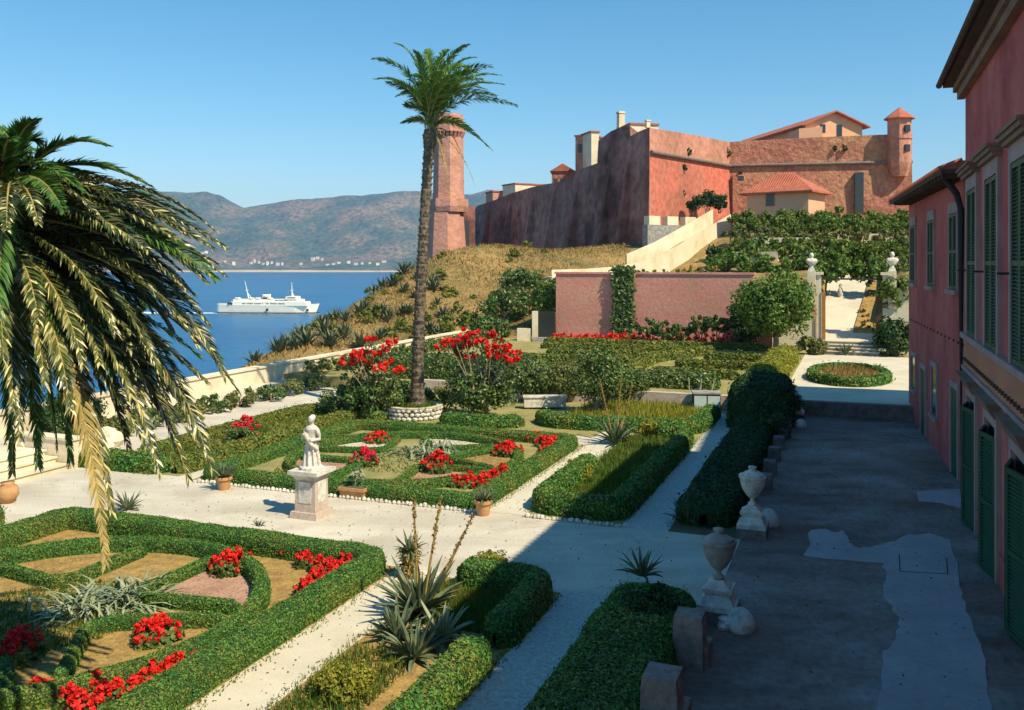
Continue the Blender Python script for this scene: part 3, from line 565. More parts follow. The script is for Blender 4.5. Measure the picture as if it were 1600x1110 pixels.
# low wing
LA, LB = np.array((13.72, 26.9)), np.array((18.07, 40.8)); ld = unit(LB-LA); lw = Frame((LA[0], LA[1], 0), ld, (-ld[1], ld[0])); LL = float(np.linalg.norm(LB-LA)); LZ = 9.8
def lpx(px):                                     # along-wall place of a sight line
    k = (px-HX)/F; s_ = (k*LA[1]-LA[0])/(ld[0]-k*ld[1]); return float(s_)
t = thing('villa_annexe', lw.p(LL/2, -3, 0), 'lower pink wing with tiled eaves adjoining the tall villa', 'house')
mb = MB(); mb.fbox(lw, -0.2, LL, -8, 0, 0, LZ); mb.build('wall', 'pink_plaster', t)
o_ = 0.75; rp = [lw.p(0, o_, LZ-0.12), lw.p(LL+o_, o_, LZ-0.12), lw.p(LL+o_, -8-o_, LZ-0.12), lw.p(0, -8-o_, LZ-0.12)]; up = np.array((0, 0, 0.14))
r_ = MB(); r_.hexa(rp+[q+up for q in rp]); r2 = [q+up for q in rp]; r_.add([*r2, lw.p(0, -4, LZ+1.9), lw.p(LL-3, -4, LZ+1.9)], [(0, 1, 5, 4), (1, 2, 5), (2, 3, 4, 5), (3, 0, 4)], 1)
rf = r_.build('roof', ['dark_timber', 'roof_tile'], t)
mb = MB()
for i in range(int((LL+o_)/0.26)): mb.tube([lw.p(i*0.26+0.2, o_+0.06, LZ+0.04), lw.p(i*0.26+0.2, o_-0.6, LZ+0.3)], 0.09, 6)
mb.build('eave_tile', 'roof_tile', rf, kind='stuff')
mb = MB()
for i in range(int(LL/0.7)): mb.fbox(lw, i*0.7+0.2, i*0.7+0.32, 0.02, o_-0.03, LZ-0.26, LZ-0.12)
mb.build('rafter', 'dark_timber', t, kind='stuff')
mb = MB(); mb.tube([lw.p(0.55, o_-0.1, LZ-0.1), lw.p(0.55, 0.25, LZ-0.7), lw.p(0.45, 0.14, LZ-1.2), lw.p(0.45, 0.14, 0.05)], 0.1, 8); mb.build('downpipe', 'iron', t)
mb = MB()
for i in range(16): mb.cbox(Frame(lw.p(0.9+i*0.85, 0, 0), ld, lw.b), 0, 0.015, 4.4, 4.48, 0.1, 0.05)
mb.build('tie_plate', 'dark_timber', t, kind='stuff')
for p0, p1 in ((1420.8, 1436), (1444, 1470), (1484, 1500)):
    a1, a0 = lpx(p0), lpx(p1); c_ = (a0+a1)/2; hw_ = min(0.75, (a1-a0)/2)
    w_ = MB(); w_.fbox(lw, c_-hw_-0.12, c_-hw_, 0, 0.07, 6.1, 8.6); w_.fbox(lw, c_+hw_, c_+hw_+0.12, 0, 0.07, 6.1, 8.6); w_.fbox(lw, c_-hw_-0.12, c_+hw_+0.12, 0, 0.07, 8.6, 8.95)
    wo_ = w_.build('window', 'surround', t)
    mb = MB(); mb.fbox(lw, c_-hw_-0.2, c_+hw_+0.2, 0, 0.16, 5.95, 6.1); mb.build('sill', 'surround', wo_)
    shutter(t, lw, c_-hw_, c_+hw_, 6.12, 8.58)
for p0, p1, z0, z1, kd in ((1425, 1433, 1.5, 2.9, 0), (1455, 1468, 1.3, 3.1, 0), (1440, 1448, 0.05, 2.7, 1), (1485, 1502, 0.05, 2.9, 1)):
    a1, a0 = lpx(p0), lpx(p1); c_ = (a0+a1)/2; hw_ = min(0.62, (a1-a0)/2)
    w_ = MB(); w_.fbox(lw, c_-hw_-0.14, c_-hw_, 0, 0.07, z0, z1); w_.fbox(lw, c_+hw_, c_+hw_+0.14, 0, 0.07, z0, z1); w_.fbox(lw, c_-hw_-0.14, c_+hw_+0.14, 0, 0.07, z1, z1+0.2)
    if not kd: w_.fbox(lw, c_-hw_-0.2, c_+hw_+0.2, 0, 0.14, z0-0.14, z0)
    wo_ = w_.build('door_surround' if kd else 'window', 'surround', t)
    mb = MB(); mb.fbox(lw, c_-hw_, c_+hw_, 0.003, 0.03, z0, z1); mb.build('door' if kd else 'pane', 'shutter_green' if kd else 'glass', wo_)
# the third, nearer wing of the same villa; its eaves shade the near beds
nw = Frame(W(-7, v0), Uax, -Vax)
t = thing('villa_annexe', W(2, v0+4, 0), 'nearer low pink wing of the villa outside the view', 'house')
mb = MB(); mb.fbox(nw, 0, 17.95, -8.5, 0, 0, 10.3); mb.build('wall', 'pink_plaster', t)
rp = [nw.p(-0.5, 0.5, 10.3), nw.p(17.95, 0.5, 10.3), nw.p(17.95, -8.5, 10.3), nw.p(-0.5, -8.5, 10.3)]; mb = MB(); up = np.array((0, 0, 0.15)); mb.hexa(rp+[q+up for q in rp]); mb.add([q+up for q in rp]+[nw.p(4, -4, 12), nw.p(17.95, -4, 12)], [(0, 1, 5, 4), (1, 2, 5), (2, 3, 4, 5), (3, 0, 4)], 1); mb.build('roof', ['dark_timber', 'roof_tile'], t)

# ================================================================== FORTRESS, TOWER, HOUSES ON THE HILL
def zat(py, d): return H+(HY-py)/F*d
def face_wall(mb, P, depth_vec, tops, base, batter=0.0, mi=0, bdir=None):
    """wall standing on a run of plan points P with a top height at each, thickness depth_vec, foot pushed out by batter"""
    n = len(P); P = np.array(P, float); dv = np.array((*depth_vec, 0.)); bt = (-unit(dv)*batter if bdir is None else np.c_[np.array(bdir, float).reshape(-1, 2), np.zeros(np.array(bdir).size//2)])
    top = np.c_[P, tops]; bot = np.c_[P, np.full(n, base)]+bt
    v = np.vstack([bot, top, top+dv, np.c_[P, np.full(n, base)]+dv]); f = []
    for i in range(n-1): f += [(i, i+1, n+i+1, n+i), (n+i, n+i+1, 2*n+i+1, 2*n+i), (2*n+i, 2*n+i+1, 3*n+i+1, 3*n+i)]
    f += [(0, n, 2*n, 3*n), (n-1, 4*n-1, 3*n-1, 2*n-1)]
    mb.add(v, f, mi)
c1, c2, c3 = D(1015, 300, 110)[:2], D(1140, 300, 126)[:2], D(1425, 300, 121)[:2]
cl = D(733, 300, 172)[:2]; dl = unit(cl-c1); nl = np.array((dl[1], -dl[0]));  nl = nl if nl[0] < 0 else -nl     # outward to the left
def dl_at(px):
    k = (px-HX)/F; s_ = (k*c1[1]-c1[0])/(dl[0]-k*dl[1]); return c1+dl*s_
ft = thing('fortress', np.array((*c1, 5.0)), 'huge red brick fortress bastion on the hilltop', 'fortress')
prof = [(1015, 199), (1000, 205), (985, 213), (984, 197), (955, 205), (935, 220), (934, 255), (915, 262), (897, 268), (895, 284), (860, 287), (852, 288), (830, 293), (800, 302), (770, 314), (745, 322), (733, 345)]
P = [dl_at(p) for p, _ in prof]; tops = [zat(q, pt[1]) for (p, q), pt in zip(prof, P)]
mb = MB(); n1 = unit(np.array(((c2-c1)[1], -(c2-c1)[0]))); n1 = n1 if n1[1] < 0 else -n1
qc = np.linalg.solve(np.array((nl, n1)), np.array((1.3, 1.0)))
face_wall(mb, P, (2.0, 6.0), tops, 2.0, 0, 0, [qc]+[nl*1.3]*(len(P)-1)); mb.build('shaded_wall', 'fort_shaded', ft)
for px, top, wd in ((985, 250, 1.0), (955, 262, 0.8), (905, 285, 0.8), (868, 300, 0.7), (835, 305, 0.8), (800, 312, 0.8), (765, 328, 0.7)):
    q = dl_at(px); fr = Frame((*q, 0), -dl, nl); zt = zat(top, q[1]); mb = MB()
    mb.hexa([fr.p(-wd, 0, 2), fr.p(wd, 0, 2), fr.p(wd*0.6, 3.6, 2), fr.p(-wd*0.6, 3.6, 2), fr.p(-wd*0.5, -0.3, zt), fr.p(wd*0.5, -0.3, zt), fr.p(wd*0.3, 0.3, zt), fr.p(-wd*0.3, 0.3, zt)]); mb.build('buttress', 'fort_shaded', ft)
cz_ = zat(240, 110)
n2 = unit(np.array((c3-c2)[[1, 0]])*(1, -1))
n2 = n2 if n2[1] < 0 else -n2
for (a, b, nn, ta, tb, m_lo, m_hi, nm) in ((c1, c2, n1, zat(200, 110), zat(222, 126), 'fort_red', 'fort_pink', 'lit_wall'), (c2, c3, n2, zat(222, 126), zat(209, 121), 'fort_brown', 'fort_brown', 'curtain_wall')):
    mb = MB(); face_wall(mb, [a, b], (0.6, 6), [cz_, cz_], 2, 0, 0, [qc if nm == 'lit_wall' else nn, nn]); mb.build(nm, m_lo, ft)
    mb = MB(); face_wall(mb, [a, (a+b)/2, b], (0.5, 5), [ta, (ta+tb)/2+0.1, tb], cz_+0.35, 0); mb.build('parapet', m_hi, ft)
    mb = MB(); P_ = [np.array((*(a+nn*0.25), cz_+0.17)), np.array((*(b+nn*0.25), cz_+0.17))]; mb.tube(P_, 0.22, 8); mb.build('cordon', 'stone_dark', ft)
mb = MB(); fr = Frame((*c2, 0), (c3-c2), n2); mb.fbox(fr, 0.4, 3.2, 0, 0.9, 5, zat(272, 124)); mb.build('pier', 'fort_brown', ft)
mb = MB(); mb.fbox(fr, 1.1, 1.9, 0.88, 0.95, zat(281, 124), zat(274, 124)); mb.build('loophole', 'glass', ft)
for px, y0, y1, wd in ((1341, 270, 335, 1.1),):
    k = (px-HX)/F; s_ = (k*c2[1]-c2[0])/(unit(c3-c2)[0]-k*unit(c3-c2)[1]); mb = MB(); mb.fbox(fr, s_-wd/2, s_+wd/2, -0.5, 0.95, zat(y1, 122), zat(y0, 122)); mb.build('slot', 'glass', ft)
# sentry box on the corner
q = np.array((*(c3-unit(c3-c2)*1.7+n2*0.5), 0)); zb = cz_
mb = MB(); mb.lathe([(1.0, -1.8), (1.55, 0), (1.55, 3.2)], q+np.array((0, 0, zb)), 8, ph=0.39); mb.lathe([(1.68, 3.2), (1.68, 3.45)], q+np.array((0, 0, zb)), 8, ph=0.39); mb.lathe([(1.5, 3.45), (1.5, 5.9)], q+np.array((0, 0, zb)), 8, ph=0.39)
sb_ = mb.build('sentry_box', 'fort_pink', ft)
mb = MB(); mb.lathe([(2.0, 5.9), (1.9, 6.1), (0.1, 7.5)], q+np.array((0, 0, zb)), 8, ph=0.39); mb.build('roof', 'roof_tile', sb_)
for dz in (1.9, 4.5):
    mb = MB(); g = Frame(q+np.array((0.45, -1.42, zb+dz)), (1, 0.3), (0.3, -1)); mb.cbox(g, 0, 0, -0.45, 0.45, 0.75, 0.25); mb.build('opening', 'glass', sb_)
# plants rooted in the masonry
for px, py, d, r_ in ((1076, 236, 115.5, 0.9), (1070, 262, 116.5, 0.7), (1068, 305, 116, 0.9), (1138, 238, 124, 1.0), (1155, 272, 122.5, 0.8), (1395, 225, 118.5, 1.0), (1320, 230, 121, 0.9), (1305, 232, 121, 0.6)):
    A1, B1, N1 = (c1, c2, n1) if px < 1139 else (c2, c3, n2); e1_ = unit(B1-A1); k = (px-HX)/F; s_ = (k*A1[1]-A1[0])/(e1_[0]-k*e1_[1]); w1 = A1+e1_*s_+N1*(0.3 if py < 262 else 0.75)
    p = D(px, py, w1[1]); mb = MB(); clumps(mb, p, (r_*0.75, r_*0.35, r_*1.15), 12, 110, 0.22, rc=0.5); mb.build('wall_plant', 'dark_leaf', label='dark tuft of weeds rooted in the fortress brickwork', cat='plant', group='weeds growing on the fortress walls')
# merlon parapet in front of the bastion
a, b = D(1012, 345, 107)[:2], D(1096, 342, 111)[:2]; nn = unit(np.array((-(b-a)[1], (b-a)[0]))); nn = nn if nn[1] < 0 else -nn
t = thing('merlon_wall', (*a, 5), 'short crenellated wall in painted shade grey at the foot of the red bastion', 'wall')
fr = Frame((*a, 0), b-a, nn); L_ = float(np.linalg.norm(b-a))
mb = MB(); mb.fbox(fr, 0, L_, -1, 0, 3, zat(352, 108)); mb.build('wall', 'stone_grey', t)  # grey colour carries the shade of this face; merlons stay cream
for i in range(3): mb = MB(); mb.fbox(fr, 0.2+i*L_/3, 0.2+i*L_/3+L_*0.2, -1, 0.04, zat(352, 108), zat(338, 108)); mb.build('merlon', 'cream_wall', t)
# the ramp climbing to the bastion
L1 = RL
mb = MB(); n = len(L1); back = np.array((-0.35, 3.6, 0)); dn = np.array((0, 0, -5.0))
fr_ = L1+np.array((0, 0, -0.0)); v = np.vstack([fr_+dn, fr_, fr_+np.array((-0.03, 0.45, 0)), fr_+np.array((-0.03, 0.45, -0.7)), fr_+back+np.array((0, 0, -0.7)), fr_+back+dn]); f_ = []
for i in range(n-1):
    for k in range(5): f_.append((k*n+i, k*n+i+1, (k+1)*n+i+1, (k+1)*n+i))
f_ += [tuple(k*n for k in range(6)), tuple(k*n+n-1 for k in range(5, -1, -1))]
mb.add(v, f_); structure('ramp_road', mb, 'cream_wall')
L2 = L1[3:]+np.array((-1.2, 4.2, 0.5)); mb = MB(); n = len(L2); v = np.vstack([L2+dn, L2+np.array((0, 0, 0.3)), L2+np.array((-0.1, 0.5, 0.3)), L2+np.array((-0.1, 0.5, -2.6))]); f_ = [(k*n+i, k*n+i+1, (k+1)*n+i+1, (k+1)*n+i) for i in range(n-1) for k in range(3)]+[(0, n, 2*n, 3*n), (n-1, 4*n-1, 3*n-1, 2*n-1)]
mb.add(v, f_); mb.build('ramp_wall', 'cream_wall', label='inner cream parapet of the ramp below the red bastion', cat='wall')

def gabled(name, c, along, wd, ln, zb, ze, zr, wallm, label, roofm='roof_tile', ov=0.5, windows=(), hip=0.0, cat='house'):
    al = unit(np.array(along)); fr = Frame((c[0], c[1], 0), al, (al[1], -al[0])); t = thing(name, (c[0], c[1], zb), label, cat)
    mb = MB(); mb.fbox(fr, -ln/2, ln/2, -wd/2, wd/2, zb, ze)
    if not hip:
        for s_ in (-1, 1): mb.add([fr.p(s_*ln/2, -wd/2, ze), fr.p(s_*ln/2, wd/2, ze), fr.p(s_*ln/2, 0, zr)], [(0, 1, 2)])
    mb.build('wall', wallm, t)
    r_ = MB(); l2, w2 = ln/2+ov, wd/2+ov; sl_ = (zr-ze)/(wd/2); zl = ze-ov*sl_
    rid = ln/2-hip if hip else l2; e = 0.22
    lo = [fr.p(-l2, -w2, zl), fr.p(l2, -w2, zl), fr.p(l2, w2, zl), fr.p(-l2, w2, zl)]; rg = [fr.p(-rid, 0, zr), fr.p(rid, 0, zr)]; u_ = np.array((0, 0, e))
    v = lo+rg+[q+u_ for q in lo]+[q+u_ for q in rg]
    f = [(6, 7, 11, 10), (8, 9, 10, 11), (0, 4, 5, 1), (2, 5, 4, 3), (0, 1, 7, 6), (2, 3, 9, 8)]
    if hip: f += [(7, 8, 11), (9, 6, 10), (1, 5, 2), (3, 4, 0), (1, 2, 8, 7), (3, 0, 6, 9)]
    else: f += [(1, 5, 11, 7), (5, 2, 8, 11), (0, 6, 10, 4), (4, 10, 9, 3)]
    r_.add(v, f); rf = r_.build('roof', roofm, t)
    for (side, a, z0, z1, ww) in windows:
        mb = MB()
        if side in '+-': sg = 1 if side == '+' else -1; mb.fbox(fr, sg*ln/2-0.05, sg*ln/2+0.06, a-ww/2, a+ww/2, z0, z1)
        else: sg = 1 if side == 'f' else -1; mb.fbox(fr, a-ww/2, a+ww/2, sg*wd/2-0.05, sg*wd/2+0.06, z0, z1)
        mb.build('window', 'glass', t)
    return t, fr, rf
# tile-roofed cottage below the walls
A_, B_ = D(1167, 335, 104)[:2], D(1263, 335, 99.5)[:2]; al = B_-A_; c_ = (A_+B_)/2+2.6*unit(np.array((-al[1], al[0])))
tt, fr, rf = gabled('cottage', c_, al, 5.2, float(np.linalg.norm(al)), 9, zat(298, 103), zat(276, 104), 'orange_wall', 'small orange cottage with hipped red tile roof below the fortress', hip=2.6, ov=0.7,
                    windows=(('f', -0.8 if True else 0, zat(322, 102), zat(303, 102), 1.0),))
mb = MB(); ze, zr = zat(298, 103), zat(276, 104); L_ = float(np.linalg.norm(al))
for i in range(30):
    a = -L_/2-0.6+i*(L_+1.2)/29; top = min(1, (L_/2+0.7-abs(a))/3.3)
    mb.tube([fr.p(a, 3.3, ze-0.35), fr.p(a, 3.3*(1-top), ze-0.35+(zr-ze+0.75)*top)], 0.1, 5)
mb.build('tile_row', 'roof_tile', rf, kind='stuff')
# barrack with long roof on the rampart
g0, g1 = D(1303, 200, 140)[:2], D(1165, 210, 172)[:2]; al = g0-g1
gabled('barrack', (g0+g1)/2, al, 9.6, float(np.linalg.norm(al)), 18, zat(196, 140), zat(176, 140), 'orange_wall', 'long gabled barrack with red roof standing on the fortress rampart', ov=0.9,
       windows=(('+', -0.9, zat(214, 140), zat(195, 140), 0.9), ('+', 1.9, zat(208, 140), zat(195, 140), 0.9)))
p = D(1222, 208, 138); t = thing('lean_to', (p[0], p[1], 18), 'cream lean-to wall beside the long barrack on the rampart', 'building')
mb = MB(); mb.hexa([(p[0]+2.6, p[1], 18), (p[0]+6, p[1]-0.6, 18), (p[0]+6, p[1]+5, 18), (p[0]+2.6, p[1]+5, 18), (p[0]+2.6, p[1], zat(201, 138)), (p[0]+6, p[1]-0.6, zat(199, 138)), (p[0]+6, p[1]+5, zat(199, 138)), (p[0]+2.6, p[1]+5, zat(201, 138))]); mb.build('wall', 'orange_wall', t)
# buildings along the left rampart
def block(px0, px1, py0, py1, d, wallm, label, yaw=0.35, dep=5, windows=0, gable=False, cat='building', name='rampart_house'):
    a, b = D(px0, py1, d), D(px1, py1, d); fr = Frame((a[0], a[1], 0), (math.cos(yaw), math.sin(yaw)), (math.sin(yaw), -math.cos(yaw))); wd = (b[0]-a[0])/math.cos(yaw)
    z0, z1 = zat(py1, d)-6, zat(py0, d); t = thing(name, (a[0], a[1], z0), label, cat)
    mb = MB(); mb.fbox(fr, 0, wd, -dep, 0, z0, z1); mb.build('wall', wallm, t)
    mb = MB()
    if gable: mb.add([fr.p(-0.3, 0.3, z1), fr.p(wd+0.3, 0.3, z1), fr.p(wd+0.3, -dep-0.3, z1), fr.p(-0.3, -dep-0.3, z1), fr.p(wd/2, 0.3, z1+1.3), fr.p(wd/2, -dep-0.3, z1+1.3)], [(0, 1, 4), (3, 5, 2), (0, 4, 5, 3), (1, 2, 5, 4), (0, 3, 2, 1)])
    else: mb.fbox(fr, -0.15, wd+0.15, -dep-0.15, 0.15, z1, z1+0.25)
    mb.build('roof', 'roof_tile', t)
    for i in range(windows): mb = MB(); mb.fbox(fr, wd*(i+0.6)/(windows+0.2)-0.35, wd*(i+0.6)/(windows+0.2)+0.35, -0.02, 0.05, z1-2.6, z1-1.2); mb.build('window', 'glass', t)
block(899, 924, 214, 262, 142, 'fort_pink', 'rose block of rooms standing on the stepped rampart', -0.5, 8, 2)
block(924, 936, 207, 262, 138, 'cream_wall', 'narrow cream block standing in for the sunlit face of the rose rampart rooms', 0.3, 5)  # lit right face of the rose building, added as a paler block
block(985, 1030, 195, 215, 122, 'cream_wall', 'flat cream guardhouse behind the bastion corner', 0.2, 7)
block(862, 896, 268, 290, 150, 'fort_brown', 'little gabled guardroom with windows on the lower rampart', -0.1, 5, 3, gable=True)
block(770, 800, 300, 320, 172, 'tower_stone', 'small salmon hut behind the low end of the rampart', 0.3, 5)
block(805, 855, 288, 305, 168, 'cream_wall', 'long cream roofed shed behind the lower rampart', 0.5, 5)
p = D(970, 200, 128); fr = Frame((p[0], p[1], 0), (1, 0.3), (0.3, -1)); t = thing('chimney', (p[0], p[1], zat(215, 128)), 'tall cream chimney block on the bastion', 'chimney')
mb = MB(); mb.cbox(fr, 0, 0, zat(225, 128), zat(178, 128), 1.0, 1.0, 0.85, 0.85); mb.build('stack', 'cream_wall', t); mb = MB(); mb.cbox(fr, 0, 0, zat(178, 128), zat(175, 128), 1.05, 1.05); mb.build('cap', 'cream_wall', t)
p = D(1012, 190, 118); t = thing('chimney', (p[0], p[1], zat(198, 118)), 'little white chimney on the flat guardhouse', 'chimney'); fr = Frame((p[0], p[1], 0), (1, 0.3), (0.3, -1))
mb = MB(); mb.cbox(fr, 0, 0, zat(200, 118), zat(190, 118), 0.5, 0.5); mb.build('stack', 'cream_wall', t); mb = MB(); mb.cbox(fr, 0, 0, zat(190, 118), zat(188, 118), 0.65, 0.65); mb.build('cap', 'cream_wall', t)
# watch tower
d_ = 150.0; k_ = d_/F; p = D(701, 390, d_); t = thing('watch_tower', (p[0], p[1], 2), 'tall octagonal salmon stone watch tower rising behind the palm', 'tower')
zz = lambda py: zat(py, d_)
mb = MB(); mb.lathe([(33*k_, 2-0), (31*k_, zz(385)), (27*k_, zz(330))], (p[0]-4*k_, p[1], 0), 8, ph=0.15); mb.build('base', 'tower_stone', t)
mb = MB(); mb.lathe([(25*k_, zz(330)), (23*k_, zz(216))], (p[0], p[1], 0), 8, ph=0.15); mb.build('shaft', 'tower_stone', t)
mb = MB(); mb.lathe([(29*k_, zz(332)), (31*k_, zz(324)), (31*k_, zz(312)), (28.5*k_, zz(312))], (p[0], p[1], 0), 8, ph=0.15); mb.build('gallery', 'tower_stone', t)
mb = MB(); mb.lathe([(26.5*k_, zz(208)), (26.5*k_, zz(197)), (23*k_, zz(197)), (23*k_, zz(180)), (3*k_, zz(177))], (p[0], p[1], 0), 8, ph=0.15); mb.build('parapet', 'tower_stone', t)
for i in range(24):
    a = i*2*math.pi/24; g = Frame((p[0]+math.cos(a)*24.2*k_, p[1]+math.sin(a)*24.2*k_, 0), (-math.sin(a), math.cos(a)), (math.cos(a), math.sin(a))); mb = MB()
    mb.hexa([g.p(-0.2, -0.5, zz(218)), g.p(0.2, -0.5, zz(218)), g.p(0.2, -0.3, zz(218)), g.p(-0.2, -0.3, zz(218)), g.p(-0.2, -0.5, zz(208)), g.p(0.2, -0.5, zz(208)), g.p(0.2, 0.25, zz(208)), g.p(-0.2, 0.25, zz(208))]); mb.build('corbel', 'tower_stone', t)
p2 = D(732, 390, 158); t = thing('arch_wall', (p2[0]-1.5, p2[1], 2), 'dark arched link wall between the watch tower and the rampart', 'wall'); fr = Frame((p2[0]-2.2, p2[1], 0), (1, 0.2), (0.2, -1))
mb = MB(); mb.fbox(fr, 0, 3.4, -2, 0, 2, zat(322, 158)); mb.build('wall', 'fort_shaded', t); mb = MB(); mb.fbox(fr, 0.8, 2.4, 0.0, 0.06, 4, zat(345, 158)); mb.build('arch', 'glass', t)
# houses on the far shore
for i, (px, py) in enumerate([(392, 412), (398, 408), (405, 410), (411, 413), (418, 411), (425, 412), (434, 414), (441, 413), (470, 413), (489, 405), (496, 404), (503, 406), (512, 415), (521, 414), (530, 412), (545, 411), (556, 414), (566, 413), (578, 412), (590, 414), (600, 410), (316, 397), (322, 395), (350, 410), (365, 412)]):
    d = 4200.0
    while d < 5400:                                   # where the sight line meets the hillside
        q = D(px, py, d); ix = np.argmin(np.abs(gx[:, 0]-q[0])); iy = np.argmin(np.abs(Yg[ix]-d))
        if Zg[ix, iy] >= q[2]: break
        d += 12
    p = D(px, py, d-14); wd = random.uniform(9, 20); al = random.uniform(-0.5, 0.5); fr = Frame((p[0], p[1], p[2]), (math.cos(al), math.sin(al)), (math.sin(al), -math.cos(al)))
    t = thing('far_house', p, 'tiny pale house on the far shore of the bay', 'house', 'houses on the far shore')
    hh = random.uniform(6, 10); mb = MB(); mb.fbox(fr, -wd/2, wd/2, -5, 5, -18, hh); mb.build('wall', 'ship_white', t)
    mb = MB(); mb.add([fr.p(-wd/2-.5, 5.5, hh), fr.p(wd/2+.5, 5.5, hh), fr.p(wd/2+.5, -5.5, hh), fr.p(-wd/2-.5, -5.5, hh), fr.p(-wd/2, 0, hh+3), fr.p(wd/2, 0, hh+3)], [(0, 1, 5, 4), (1, 2, 5), (2, 3, 4, 5), (3, 0, 4)]); mb.build('roof', 'roof_tile', t)

# ================================================================== THE FERRY
sp = np.array((D(420, 490, 787)[0], 787.0, SEA)); t = thing('ferry', sp, 'white passenger ferry with black waterline crossing the bay', 'ferry')
yaw = R(-4); fr = Frame(sp, (math.cos(yaw), math.sin(yaw)), (math.sin(yaw), -math.cos(yaw)))
stn = [(-45, 4.6, 8.4, 0.4), (-43, 6.0, 8.3, 0), (-30, 7.2, 7.9, 0), (0, 7.4, 7.6, 0), (25, 6.6, 7.7, 0), (36, 4.2, 8.0, 0.4), (42, 2.0, 8.5, 0.8), (45.5, 0.25, 9.0, 1.4)]
def hull(z0f, z1f, mi_name, out=0.0, nm='hull'):
    A_ = np.array([[fr.p(a-(0 if a < 40 else (1-q)*e*2.2), s_*((b+out)*(0.82+0.18*q)), z0f(a, h)+(z1f(a, h)-z0f(a, h))*q) for q in (0, 0.5, 1)] for a, b, h, e in stn for s_ in (1,)])
    B_ = np.array([[fr.p(a-(0 if a < 40 else (1-q)*e*2.2), -((b+out)*(0.82+0.18*q)), z0f(a, h)+(z1f(a, h)-z0f(a, h))*q) for q in (0, 0.5, 1)] for a, b, h, e in stn])
    m_ = MB(); 
    for Q in (A_, B_): m_.grid(Q[:, :, 0], Q[:, :, 1], Q[:, :, 2])
    m_.grid(np.stack([A_[:, 2, 0], B_[:, 2, 0]], 1), np.stack([A_[:, 2, 1], B_[:, 2, 1]], 1), np.stack([A_[:, 2, 2], B_[:, 2, 2]], 1))
    m_.grid(np.stack([A_[0, :, 0], B_[0, :, 0]], 1), np.stack([A_[0, :, 1], B_[0, :, 1]], 1), np.stack([A_[0, :, 2], B_[0, :, 2]], 1)); return m_.build(nm, mi_name, t)
hull(lambda a, h: 1.2, lambda a, h: h, 'ship_white'); hull(lambda a, h: -1.5, lambda a, h: 1.2, 'ship_black', 0.02, 'boot_topping')
def deck(a0, a1, hb, z0, z1, nm, m_='ship_white', fr_=0.0):
    mb = MB(); mb.hexa([fr.p(a0, -hb, z0), fr.p(a1, -hb, z0), fr.p(a1, hb, z0), fr.p(a0, hb, z0), fr.p(a0, -hb, z1), fr.p(a1-fr_, -hb, z1), fr.p(a1-fr_, hb, z1), fr.p(a0, hb, z1)]); return mb.build(nm, m_, t)
d1 = deck(-31, 36, 6.9, 7.0, 10.6, 'deck_house', fr_=1.0); d2 = deck(-30, 30.5, 5.6, 10.6, 12.6, 'boat_deck'); br = deck(17, 27, 6.2, 12.6, 15.2, 'bridge', fr_=0.8)
for a in list(range(-21, -2, 1))+list(range(0, 18, 1)):
    if a % 7 in (3,): continue
    mb = MB(); mb.fbox(fr, a-0.34, a+0.34, 6.86, 6.96, 8.3, 9.4); mb.build('window', 'glass', d1)
for a in range(8, 19): mb = MB(); mb.fbox(fr, a-0.35, a+0.35, 5.56, 5.66, 11.2, 12.1); mb.build('window', 'glass', d2)
mb = MB(); mb.fbox(fr, 18.5, 25.5, 6.16, 6.24, 13.7, 14.4); mb.build('window', 'glass', br)
for a in (-33.5, -31, 5.5 - 7.5 + 3, 35.8):
    zc = 8.0 if a < -20 else 2.4; mb = MB(); mb.fbox(fr, a-1.0, a+1.0, (6.55 if a > 30 else 7.3) if zc < 5 else 6.4, 7.62 if a < 30 else 4.9, zc, zc+2.2) if zc < 5 and a < 30 else mb.fbox(fr, a-0.9, a+0.9, 3.6 if a > 30 else 6.0, 4.9 if a > 30 else 7.35, zc, zc+1.8); mb.build('port', 'ship_black', t)
mb = MB(); c_ = fr.p(-2, 0, 12.6); mb.lathe([(2.6, 0), (2.6, 1.6)], c_, 14, sx=1.3, mi=1); mb.lathe([(3.0, 1.6), (2.9, 4.4)], c_, 14, sx=1.3); mb.lathe([(2.5, 4.4), (2.4, 4.8)], c_, 14, sx=1.25, mi=1); mb.build('funnel', ['ship_white', 'ship_black'], t, True)
for a0, a1, zt in ((-18, -21.5, 28.5), (21, 20.5, 27.5)):
    mb = MB(); mb.tube([fr.p(a0, 0, 12.5), fr.p(a1, 0, zt)], [0.55, 0.2], 6); mb.tube([fr.p(a0+3, 0, 12.5), fr.p((a0+a1)/2, 0, 19)], 0.3, 5); mb.fbox(fr, (a0+a1)/2-1.4, (a0+a1)/2+1.4, -0.3, 0.3, 20, 20.4); mb.build('mast', 'ship_white', t)
for a in (-26, -14, -8, 3):
    mb = MB(); c_ = fr.p(a, 5.2, 13.4); mb.lathe([(0.05, -0.9), (0.7, -0.6), (0.95, 0), (0.9, 0.4), (0.4, 0.75)], c_, 12, sx=3.2); mb.build('lifeboat', 'ship_white', t, True)
mb = MB()
for a in np.arange(-44, 45, 2.2): mb.fbox(fr, a-0.06, a+0.06, 3.9 if a > 34 or a < -42 else 6.3, (3.9 if a > 34 or a < -42 else 6.3)+0.1, 8.0, 9.6) if a > 31 or a < -31 else mb.fbox(fr, a-0.06, a+0.06, 6.5, 6.6, 10.6, 11.8)
mb.build('railing', 'ship_white', t, kind='stuff')
mb = MB(); xs = np.linspace(0, 1, 40); hwid = 4+16*xs**0.7; Xw = -44-xs*150
rows = [[fr.p(a, s_*h_*(1+0.18*math.sin(a*0.9)), 0.12) for s_ in (-1, -0.4, 0.4, 1)] for a, h_ in zip(Xw, hwid)]; rows = np.array(rows)
